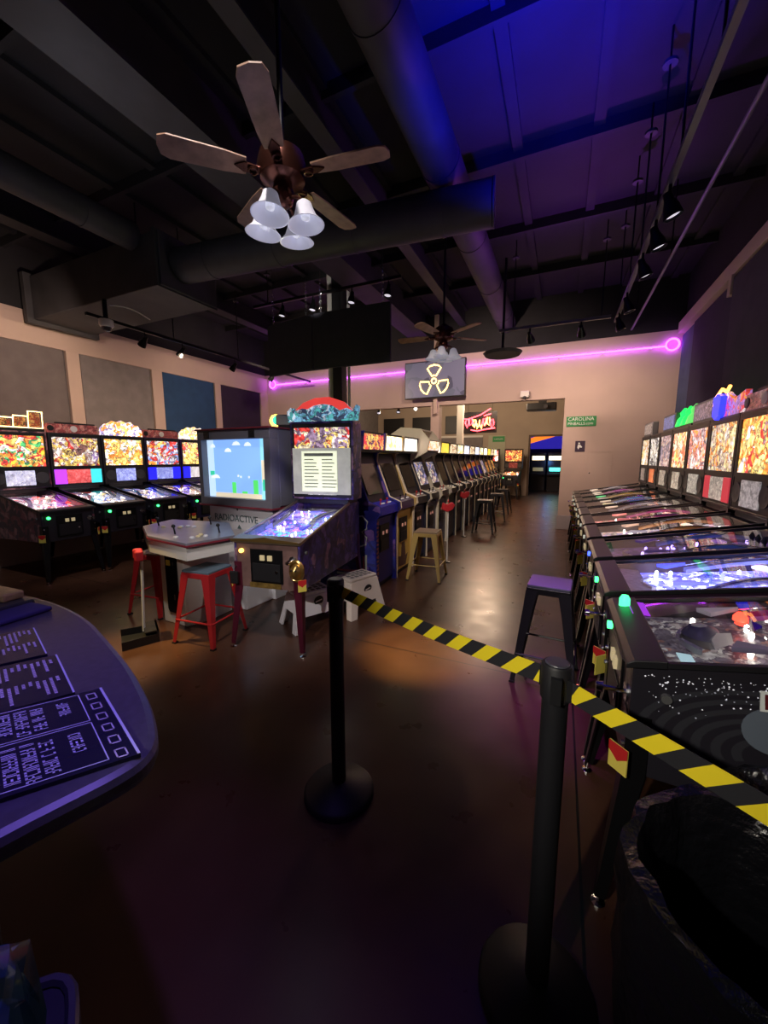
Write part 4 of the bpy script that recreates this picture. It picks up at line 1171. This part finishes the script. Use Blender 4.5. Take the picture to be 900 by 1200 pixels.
MB().prism([(-.06, .73), (.0, .73), (-.03, .775)], .074, .079, 'y').build('emblem_print', M['letter_teal'], t)
t = thing('control_pedestal', 'white control pedestal with grey many-sided joystick top', 'game pedestal', (-3.10, 2.40, 0), 0)
top = [(-.52, -.06), (-.64, .34), (.06, .45), (.62, -.02), (.53, -.42), (-.04, -.34)]
tb = MB().prism(top, .835, .855).build('tabletop', mat('top_grey', (.22, .22, .27), .3, noise=.1), t, bevel=.003)
MB().prism([(x * 1.012, y * 1.012) for (x, y) in top], .822, .836).build('edge_trim', maroon, t)
MB().prism([(x * .97, y * .97) for (x, y) in top], .71, .822).build('apron', mat('pedestal_white', (.82, .80, .75), .45), t)
colm = MB().prism([(-.18, -.15), (.13, -.16), (.20, .0), (.20, .3), (-.18, .3)], 0, .71).build('column', M['pedestal_white'], t, bevel=.006)
X = Matrix.Rotation(math.atan2(-.04, .32), 4, 'Z')
Xd = Matrix.Translation((-.02, -.157, .40)) @ Matrix.Rotation(math.atan2(-.01, .31), 4, 'Z')
dr = MB().prism([(-.075, -.26), (-.055, -.29), (.055, -.29), (.075, -.26), (.075, .26), (.055, .29), (-.055, .29), (-.075, .26)], -.012, .004, 'y', X=Xd).build('coin_door', BLACKM, t, bevel=.003)
MB().box(-.05, .0, -.018, -.010, .15, .20, X=Xd).build('price_label', mat('label_yellow', (.8, .65, .08), .5), dr)
MB().box(-.05, .01, -.018, -.010, .225, .27, X=Xd).build('bill_slot', mat('slot_grey', (.12, .12, .12), .4), dr)
MB().box(.03, .05, -.018, -.010, -.16, -.11, X=Xd).build('lock', STEEL, dr)
MB().box(.035, .05, -.018, -.010, .155, .19, X=Xd).build('lock', STEEL, dr)
for (x, y) in ((-.40, .02), (.12, -.20), (.0, .28), (.42, .0)):
    m = MB().cyl((x, y, .855), (x, y - .01, .915), .007, n=8)
    m.lathe([(.003, -.016), (.015, -.008), (.017, 0), (.012, .012), (.003, .017)], (x, y - .012, .925), 12)
    m.build('joystick', BLACK, tb, smooth=True)
wb_ = mat('button_pale', (.75, .75, .8), .35)
yb_ = mat('button_cream', (.7, .6, .35), .35)
for k, (x, y) in enumerate(((-.28, -.02), (-.14, .06), (-.10, .10), (-.11, .02), (-.02, .10), (.26, -.30), (.40, -.20), (.44, -.16), (.40, -.26), (.36, -.14))):
    MB().lathe([(.020, 0), (.020, .008), (.014, .014), (.002, .015)], (x, y, .855), 12).build('button', wb_ if k % 3 else yb_, tb, smooth=True)

t = thing('party_light', 'small grey lamp with green lens on top of the screen cabinet', 'lamp', (-2.70, 3.35, 1.813), R(20))
box('body', mat('plastic_grey', (.25, .25, .25), .5), t, -.07, .12, -.06, .08, .03, .14, bevel=.01)
box('foot', BLACK, t, -.05, .09, -.05, .07, 0, .03)
MB().lathe([(.045, 0), (.045, .03), (.02, .05), (.003, .055)], n=18, X=Matrix.Translation((-.07, 0, .085)) @ Matrix.Rotation(-PI / 2, 4, 'Y')).build('lens', glow('lens_green', (.05, .75, .4), 1.6), t, smooth=True)
t = thing('globe_lamp', 'glowing yellow round lamp on top of the screen cabinet', 'lamp', (-2.97, 3.55, 1.813))
MB().lathe([(.05, 0), (.05, .015), (.015, .03)], n=18).build('base', BLACK, t, smooth=True)
MB().lathe([(.015, .03), (.05, .045), (.075, .09), (.075, .12), (.05, .165), (.01, .18)], n=22).build('globe', glow('globe_yellow', (1.0, .75, .10), 4), t, smooth=True)
point((-3.0, 3.95, 2.02), 6, (.9, 1.0, .3), .06)

# ------------------------------------------------------------------ stools
def stool(label, loc, rz, mm, seat_m, h=.66, w=.30, group='metal bar stools'):
    t = thing('bar_stool', label, 'stool', loc, rz, group)
    a = w / 2
    rr = [(a * (.93 * (1 if c >= 0 else -1) + .07 * c), a * (.93 * (1 if s_ >= 0 else -1) + .07 * s_)) for c, s_ in [(math.cos(R(22.5 + 45 * k)), math.sin(R(22.5 + 45 * k))) for k in range(8)]]
    MB().prism(rr, h - .055, h - .012).build('seat_frame', mm, t, bevel=.008)
    MB().prism([(x * .97, y * .97) for (x, y) in rr], h - .012, h + .006).build('seat_pad', seat_m, t, bevel=.005)
    b = a + .065
    for sx in (-1, 1):
        for sy in (-1, 1):
            wt_, wb2 = .075, .028
            vs = []
            for (x0, y0, z, w_) in ((sx * a, sy * a, h - .03, wt_), (sx * (a + .012), sy * (a + .012), h - .16, wt_ * .8), (sx * b, sy * b, .012, wb2)):
                vs += [(x0, y0, z), (x0 - sx * w_, y0, z), (x0 - sx * w_, y0 - sy * .005, z), (x0 - sx * .006, y0 - sy * .006, z), (x0 - sx * .005, y0 - sy * w_, z), (x0, y0 - sy * w_, z)]
            fs = []
            for L_ in (0, 1):
                for k in range(6):
                    fs.append((6 * L_ + k, 6 * L_ + (k + 1) % 6, 6 * L_ + 6 + (k + 1) % 6, 6 * L_ + 6 + k))
            fs += [(0, 1, 2, 3), (0, 3, 4, 5), (12, 15, 14, 13), (12, 17, 16, 15)]
            m = MB(); m.add(vs, fs)
            lg = m.build('leg', mm, t)
            MB().cbox((sx * (b - .012), sy * (b - .012), .007), (.034, .034, .014)).build('foot_cap', BLACK, lg)
    c = a + .045
    z = .20
    for (p, q) in (((-c, -c), (c, -c)), ((c, -c), (c, c)), ((c, c), (-c, c)), ((-c, c), (-c, -c))):
        MB().cyl((p[0] * .97, p[1] * .97, z), (q[0] * .97, q[1] * .97, z), .008, n=8).build('footrest', mm, t)
    return t
redm = mat('stool_red', (.50, .025, .03), .35, .1)
yelm = mat('stool_yellow', (.50, .34, .10), .4, .1)
blkm = mat('stool_black', (.018, .018, .02), .35, .2)
padg = mat('pad_slate', (.12, .17, .22), .45)
padt = mat('pad_tan', (.28, .19, .11), .5)
stool('red metal stool with slate pad in front of the pedestal', (-2.62, 2.20, 0), R(6), redm, padg, .60, .28)
stool('red metal stool left of the pedestal by the dustpan', (-3.55, 2.42, 0), R(6), redm, mat('pad_wood', (.35, .25, .17), .5), .60, .28)
stool('yellow metal stool standing before the arcade row', (-1.47, 4.53, 0), R(4), yelm, padt, .60, .30)
stool('black metal stool with grey pad beside the right pinball row', (-.02, 2.74, 0), R(-4), blkm, mat('pad_grey', (.16, .17, .22), .4), .67, .27)
stool('black stool at arcade row near the opening', (-1.36, 7.9, 0), R(0), blkm, BLACK, .66)
stool('black stool at arcade row just beyond the opening', (-1.36, 9.5, 0), R(8), blkm, BLACK, .66)
stool('farthest black stool at the arcade row', (-1.40, 10.9, 0), R(-5), blkm, BLACK, .66)

# lobby dustpan and red-topped poles
t = thing('lobby_dustpan', 'long-handled dustpan with white pole, red grip and black pan', 'dustpan', (-3.09, 1.93, 0), R(-30))
MB().cyl((0, 0, .07), (-.01, .03, .70), .011, n=10).build('pole', WHITE, t, smooth=True)
hg = MB()
hg.prism([(-.09, -.035), (-.04, -.05), (.0, -.02), (.05, -.045), (.08, -.03), (.08, .02), (-.08, .02)], .68, .76, X=Matrix.Translation((-.01, .02, 0)))
hg.build('grip', mat('grip_red', (.55, .03, .04), .4), t, bevel=.01)
pn = MB()
pn.prism([(-.15, -.16), (.15, -.16), (.12, .10), (-.12, .10)], 0, .012)
pn.prism([(-.15, -.16), (-.14, -.16), (-.11, .10), (-.12, .10)], .012, .07)
pn.prism([(.14, -.16), (.15, -.16), (.12, .10), (.11, .10)], .012, .07)
pn.prism([(-.12, .085), (.12, .085), (.12, .10), (-.12, .10)], .012, .10)
pn.prism([(-.12, .0), (.12, .0), (.12, .10), (-.12, .10)], .09, .10)
pn.build('pan', BLACK, t)
for (x, y, h, lab) in ((-1.43, 5.32, .90, 'red-topped white pole standing behind the yellow stool'), (-1.63, 7.25, .90, 'red-topped white pole further down the arcade row')):
    t = thing('grabber_pole', lab, 'pole', (x, y, 0), R(40), 'red-topped poles')
    MB().cyl((0, 0, .015), (0, 0, h - .12), .010, n=10).build('pole', WHITE, t, smooth=True)
    MB().prism([(-.10, h - .12), (-.02, h - .16), (.06, h - .13), (.10, h - .06), (.06, h - .02), (-.02, h - .05), (-.08, h - .02)], -.03, .03, 'y').build('grip', M['grip_red'], t, bevel=.012)
    MB().lathe([(.008, h - .02), (.012, h), (.003, h + .02)], n=8).build('grip_knob', M['grip_red'], t)
    MB().lathe([(.05, 0), (.05, .012), (.012, .02)], n=14).build('foot', BLACK, t)

# white plastic step stools
def step_stool(label, loc, rz, m, h=.36):
    t = thing('step_stool', label, 'step stool', loc, rz, 'plastic step stools')
    a, b_ = .17, .11
    topm = MB().prism([(-a, -b_), (a, -b_), (a, b_), (-a, b_)], h - .03, h).build('top', m, t, bevel=.012)
    for i in range(5):
        for j in range(3):
            MB().box(-.13 + i * .056, -.095 + i * .056, -.08 + j * .056, -.045 + j * .056, h - .001, h + .003).build('tread_pad', mat('tread_grey', (.22, .20, .19), .7), topm)
    for sy in (-1, 1):   # long sides with an arch
        pr = [(-a, h - .03), (a, h - .03), (a + .06, 0), (a - .02, 0), (a - .05, .13), (-a + .05, .13), (-a + .02, 0), (-a - .06, 0)]
        y_ = sy * (b_ + .0)
        A, B_ = sorted((y_, y_ - sy * .02))
        vs0 = MB().prism(pr, A, B_, 'y')
        for v in vs0.v:
            v.y += sy * .07 * (1 - v.z / h)
        vs0.build('side_apron', m, t, bevel=.004)
    for sx in (-1, 1):
        pr = [(-b_, h - .03), (b_, h - .03), (b_ + .065, 0), (b_ - .0, 0), (b_ - .03, .16), (-b_ + .03, .16), (-b_, 0), (-b_ - .065, 0)]
        A, B_ = sorted((sx * a, sx * (a - .02)))
        e_ = MB().prism(pr, A, B_, 'x')
        for v in e_.v:
            v.x += sx * .06 * (1 - v.z / h)
        e_.build('end_apron', m, t, bevel=.004)
    X = Matrix.Translation((.02, -b_ - .026, .25)) @ Matrix.Rotation(PI / 2 + .19, 4, 'X')
    mk = MB().lathe([(.045, -.001), (.045, .004)], n=20, X=X).build('round_emblem', BLACK, t)
    MB().prism([(-.03, -.014), (.03, .0), (.03, .012), (-.03, -.002)], .003, .006, X=X).build('emblem_slash', m, mk)
    return t
step_stool('white plastic step stool under the central pinball machine', (-2.02, 2.78, 0), R(62), mat('step_white', (.88, .85, .88), .5), .33)
step_stool('beige plastic step stool behind the slim black post', (-1.77, 3.22, 0), R(70), mat('step_beige', (.72, .62, .54), .5), .37)

# ------------------------------------------------------------------ stanchions and striped belt
def stanchion(label, x, y, h=1.0):
    t = thing('stanchion_post', label, 'stanchion', (x, y, 0), 0, 'belt stanchions')
    MB().lathe([(.157, 0), (.157, .015), (.145, .03), (.06, .055), (.036, .065)], n=36).build('base', mat('stanchion_black', (.010, .010, .013), .55), t, smooth=True)
    MB().lathe([(.031, .06), (.031, h - .09)], n=24).build('tube', M['stanchion_black'], t, smooth=True)
    hd = MB().lathe([(.036, h - .09), (.036, h - .005), (.032, h)], n=24).build('belt_head', M['stanchion_black'], t, smooth=True)
    MB().lathe([(.028, h), (.026, h + .003)], n=24).build('head_cap', mat('cap_grey', (.06, .06, .08), .35), hd)
    MB().box(-.012, .012, -.048, -.03, h - .085, h - .02).build('belt_latch', BLACK, hd)
    return t
S1, S2, S3 = Vector((-.83, 1.325, 0)), Vector((.02, .985, 0)), Vector((1.88, -.35, 0))
stanchion('slim black stanchion post in the middle of the floor', S1.x, S1.y)
stanchion('black stanchion post on the right nearest the camera', S2.x, S2.y)
def belt(label, p, q, z, pitch, sag):
    t = thing('barrier_belt', label, 'barrier belt', (0, 0, 0), 0, 'striped barrier belts')
    d = (q - p).normalized()
    p = p + d * .036
    q = q - d * .036
    L_ = (q - p).length
    nrm = Vector((-d.y, d.x, 0)) * .0012
    hh = .025
    mb = MB()
    cl = lambda u: min(max(u, 0), L_)
    pt = lambda u, sg, off: p + d * u + off + Vector((0, 0, z - sag * 4 * (u / L_) * (1 - u / L_) + sg * hh))
    for k in range(int(2 * L_ / pitch) + 4):
        u0, u1 = (k - 1) * pitch / 2, k * pitch / 2
        mb.cur = k % 2
        t0, t1, b0, b1 = cl(u0 + .024), cl(u1 + .024), cl(u0 - .024), cl(u1 - .024)
        if t1 - t0 < 1e-5 and b1 - b0 < 1e-5:
            continue
        c = []
        for off in (nrm, -nrm):
            c += [pt(t0, 1, off), pt(t1, 1, off), pt(b1, -1, off), pt(b0, -1, off)]
        mb.add(c, [(0, 1, 2, 3), (7, 6, 5, 4), (0, 4, 5, 1), (3, 2, 6, 7)])
    mb.build('webbing', [mat('belt_black', (.015, .015, .02), .7), mat('belt_yellow', (.95, .76, .02), .6)], t)
    MB().cbox((p.x, p.y, z), (.012, .012, .055)).build('end_clip', BLACK, t)
    MB().cbox((q.x, q.y, z), (.012, .012, .055)).build('end_clip', BLACK, t)
belt('yellow and black striped belt strung between two posts', S1, S2, .955, .094, .01)
belt('striped belt running from the near post to the right frame edge', S2, S3, .945, .085, .02)

# ------------------------------------------------------------------ bar counter, menus
pts = [(-1.95, .56), (-1.66, .625), (-1.42, .63), (-1.2, .60), (-1.0, .54), (-.84, .49), (-.70, .435), (-.62, .395), (-.565, .36), (-.545, .325), (-.55, .285), (-.565, .24), (-.585, .18), (-.66, -.1), (-.75, -.5), (-1.95, -.5)]
def chaikin(ps, n):
    for _ in range(n):
        o = [ps[0]]
        for a, b in zip(ps, ps[1:]):
            o += [(a[0] * .75 + b[0] * .25, a[1] * .75 + b[1] * .25), (a[0] * .25 + b[0] * .75, a[1] * .25 + b[1] * .75)]
        ps = o + [ps[-1]]
    return ps
pts = chaikin(pts[:15], 2) + [pts[15]]
t = thing('bar_counter', 'dark violet bar counter with rounded corner at lower left', 'counter')
ctm = mat('counter_laminate', (.085, .08, .10), .38, noise=.15, nscale=60)
MB().prism(pts, 1.010, 1.05).build('countertop', ctm, t, bevel=.014)
MB().prism([(-1.95, .35), (-1.3, .36), (-.95, .26), (-.85, .10), (-.95, -.4), (-1.95, -.4)], 0, 1.012).build('counter_base', BLACK, t)
def menu(label, corners, z, seed, big):
    t = thing('menu_card', label, 'menu', (0, 0, z), 0, 'menu cards on the counter')
    a, b, c = [Vector((x, y, 0)) for (x, y) in corners]     # right-top, right-bottom, left-top
    ex, ey = (c - a), (b - a)
    XM = Matrix(((ex.x, ey.x, 0, a.x), (ex.y, ey.y, 0, a.y), (0, 0, 1, 0), (0, 0, 0, 1)))
    board = mat('menu_board', (.02, .02, .045), .25)
    card = MB()
    card.add([XM @ Vector(p) for p in ((0, 0, 0), (1, 0, 0), (1, 1, 0), (0, 1, 0), (0, 0, .006), (1, 0, .006), (1, 1, .006), (0, 1, .006))], [(0, 1, 2, 3), (7, 6, 5, 4), (0, 4, 5, 1), (1, 5, 6, 2), (2, 6, 7, 3), (3, 7, 4, 0)])
    co = card.build('card', board, t)
    inkm = mat('menu_ink', (.80, .85, .98), .6)
    inkd = mat('menu_ink_dim', (.75, .72, .8), .6)
    def quad(name, u0, u1, v0, v1, m, par=co):
        q = MB()
        q.add([XM @ Vector(p) for p in ((u0, v0, .0072), (u1, v0, .0072), (u1, v1, .0072), (u0, v1, .0072))], [(0, 1, 2, 3)])
        o = q.build(name, m, par)
        return o
    rnd = random.Random(seed)
    quad('edge_band', .0, .018, 0, 1, inkm)
    if big:
        for (v0, v1) in ((.03, .46), (.48, .97)):
            for e in ((.17, .178, v0, v1), (.93, .938, v0, v1)):
                quad('frame_line', *e, inkm)
            for e in ((.17, .938, v0, v0 + .008), (.17, .938, v1 - .008, v1)):
                quad('frame_line', *e, inkm)
        for k in range(6):
            v = .06 + .165 * k
            for e in ((.06, .13, v, v + .012), (.06, .13, v + .085, v + .097), (.06, .07, v, v + .097), (.12, .13, v, v + .097)):
                quad('border_print', *e, inkd)
        gm = [MB(), MB()]
        for half, (v0, v1) in enumerate(((.06, .43), (.52, .94))):
            for (u, uw, f0, f1) in ((.26, .075, .12, .64), (.42, .08, .1, .95), (.52, .08, .05, .98), (.62, .08, .05, .92), (.79, .11, .08, .92)):
                v = v0 + (v1 - v0) * f0
                end = v0 + (v1 - v0) * f1
                while v < end:
                    gw = .030
                    for part in rnd.sample(range(5), 3):
                        e = [(u, u + uw, v, v + .009), (u, u + .014, v, v + gw * .8), (u + uw - .014, u + uw, v, v + gw * .8), (u + uw / 2 - .006, u + uw / 2 + .006, v, v + gw * .8), (u, u + uw, v + gw * .6, v + gw * .8)][part]
                        gm[half].add([XM @ Vector(p) for p in ((e[0], e[2], .0074), (e[1], e[2], .0074), (e[1], e[3], .0074), (e[0], e[3], .0074))], [(0, 1, 2, 3)])
                    v += gw * (1.1 if rnd.random() < .88 else 2.0)
        for half in (0, 1):
            o = gm[half].build('print_block', inkm, co)
            o['kind'] = 'stuff'
    else:
        g_ = MB()
        for row in range(2):
            for k in range(15):
                u = .07 + .058 * k
                v0 = .05 + .47 * row + rnd.uniform(0, .08)
                ln = rnd.choice((.1, .16, .3, .36))
                v = v0
                while v < v0 + ln:
                    a_ = rnd.uniform(.012, .03)
                    e = (u, u + .028, v, v + a_)
                    g_.add([XM @ Vector(p) for p in ((e[0], e[2], .0074), (e[1], e[2], .0074), (e[1], e[3], .0074), (e[0], e[3], .0074))], [(0, 1, 2, 3)])
                    v += a_ + .008
        g_.build('print_block', inkd, co)['kind'] = 'stuff'
    return t
menu('blue-glowing framed menu card, nearest on the counter', ((-.79, .402), (-.555, .325), (-.915, .225)), 1.0505, 5, True)
menu('middle menu card with lines of small print on the counter', ((-1.02, .437), (-.82, .372), (-1.115, .285)), 1.0505, 6, False)
menu('farthest menu card with small print on the counter', ((-1.24, .490), (-1.045, .430), (-1.32, .355)), 1.0505, 7, False)
t = thing('napkin_tray', 'dark tray with pale wooden board at the counter end', 'tray', (-1.55, .52, 1.0505), R(4))
box('tray', mat('tray_dark', (.05, .05, .07), .3), t, -.25, .10, -.09, .06, 0, .02, bevel=.006)
box('board', mat('board_wood', (.50, .33, .20), .5, noise=.2, nscale=30), t, -.30, .06, .0, .055, .02, .045, bevel=.006)
box('folded_cloth', mat('cloth_violet', (.05, .04, .16), .8), t, .10, .20, -.08, .05, 0, .014, bevel=.005)

# waste bin with wrapped bundle, lower left
t = thing('waste_bin', 'black waste bin with rounded lid below the counter', 'bin')
A, B_, C_, D_ = [Vector((*p, 0)) for p in ((-.50, .20), (-.30, .09), (-.40, -.13), (-.60, -.02))]
def rquad(ps, k):
    out = []
    n = len(ps)
    for i in range(n):
        p0, p1, p2 = ps[i - 1], ps[i], ps[(i + 1) % n]
        e0, e1 = (p0 - p1).normalized() * k, (p2 - p1).normalized() * k
        for j in range(6):
            u = j / 5
            q = (p1 + e0) * (1 - u) ** 2 + p1 * 2 * u * (1 - u) + (p1 + e1) * u ** 2
            out.append((q.x, q.y))
    return out
rp = rquad([A, B_, C_, D_], .05)
cx, cy = sum(p[0] for p in rp) / len(rp), sum(p[1] for p in rp) / len(rp)
sc_ = lambda k: [(cx + (x - cx) * k, cy + (y - cy) * k) for (x, y) in rp]
MB().prism(sc_(.94), 0, .86).build('body', BLACK, t)
MB().prism(rp, .86, .90).build('lid', mat('lid_black', (.012, .012, .02), .35), t, bevel=.012)
MB().tube([(x, y, .902) for (x, y) in sc_(.96)], .006, 6, True).build('lid_rim', mat('lid_rim', (.05, .05, .06), .3), t, smooth=True)
def crumple(name, m, t, prof, c, n=40, amp=.1, seed=0, X=None, cap=True):
    rnd = random.Random(seed)
    ph = [rnd.uniform(0, 6.3) for _ in range(8)]
    mb = MB()
    vs, fs = [], []
    for i, (r_, z) in enumerate(prof):
        for k in range(n):
            a = 2 * PI * k / n
            f = 1 + amp * (.4 * math.sin(5 * a + ph[0] + i * .6) + .35 * math.sin(11 * a + ph[1] - i) + .3 * math.sin(17 * a + ph[2] + i * 1.3) + .2 * rnd.uniform(-1, 1))
            vs.append((c[0] + r_ * f * math.cos(a), c[1] + r_ * f * math.sin(a), c[2] + z + amp * .12 * math.sin(7 * a + ph[3] + i)))
    for i in range(len(prof) - 1):
        for k in range(n):
            fs.append((i * n + k, i * n + (k + 1) % n, (i + 1) * n + (k + 1) % n, (i + 1) * n + k))
    if cap:
        fs.append(list(range(n))[::-1])
        fs.append([(len(prof) - 1) * n + k for k in range(n)])
    mb.add(vs, fs, X)
    return mb.build(name, m, t, smooth=True)
t = thing('wrapped_bundle', 'blue bundle in crinkled clear plastic at lower left corner', 'package', (-.475, .045, .909), R(-28))
box('contents', mat('bundle_blue', (.02, .10, .17), .5), t, -.055, .055, -.085, .085, 0.004, .11, bevel=.015)
crumple('plastic_wrap', glass('wrap_film', (.75, .8, .95), .08), t, [(.05, 0), (.085, .01), (.09, .06), (.085, .11), (.06, .13), (.01, .135)], (0, 0, 0), 30, .10, 3, Matrix.Diagonal((.85, 1.15, 1, 1)))

# trash bins with black liners, lower right
bagm = mat('liner_black', (.005, .005, .007), .22, spec=.6, bump=.5, nscale=35)
def trash(label, loc, r, h, seed):
    t = thing('trash_can', label, 'trash can', loc, 0, 'lined trash cans')
    MB().lathe([(r * .82, 0), (r * .95, h * .96), (r * .90, h * .96), (r * .78, .03), (.01, .02)], n=32, cap=False).build('can', mat('can_dark', (.008, .008, .009), .5), t, smooth=True)
    crumple('liner', bagm, t, [(r * 1.02, h * .55), (r * 1.06, h * .66), (r * 1.05, h * .80), (r * 1.08, h * .92), (r * 1.04, h), (r * .93, h * 1.005), (r * .84, h * .95), (r * .80, h * .7), (r * .74, h * .4), (r * .4, h * .3), (.01, h * .28)], (0, 0, 0), 64, .05, seed, cap=False)
    return t
trash('trash can with glossy black liner at lower right corner', (.36, .735, 0), .205, .80, 3)
trash('second trash can with crumpled liner beside the glittering pinball machine', (.58, 1.135, 0), .16, .66, 9)
crumple('bag_bulge', bagm, bpy.data.objects['trash_can.001'], [(.125, .60), (.14, .64), (.12, .69), (.07, .73), (.02, .735)], (0, 0, 0), 48, .16, 14)
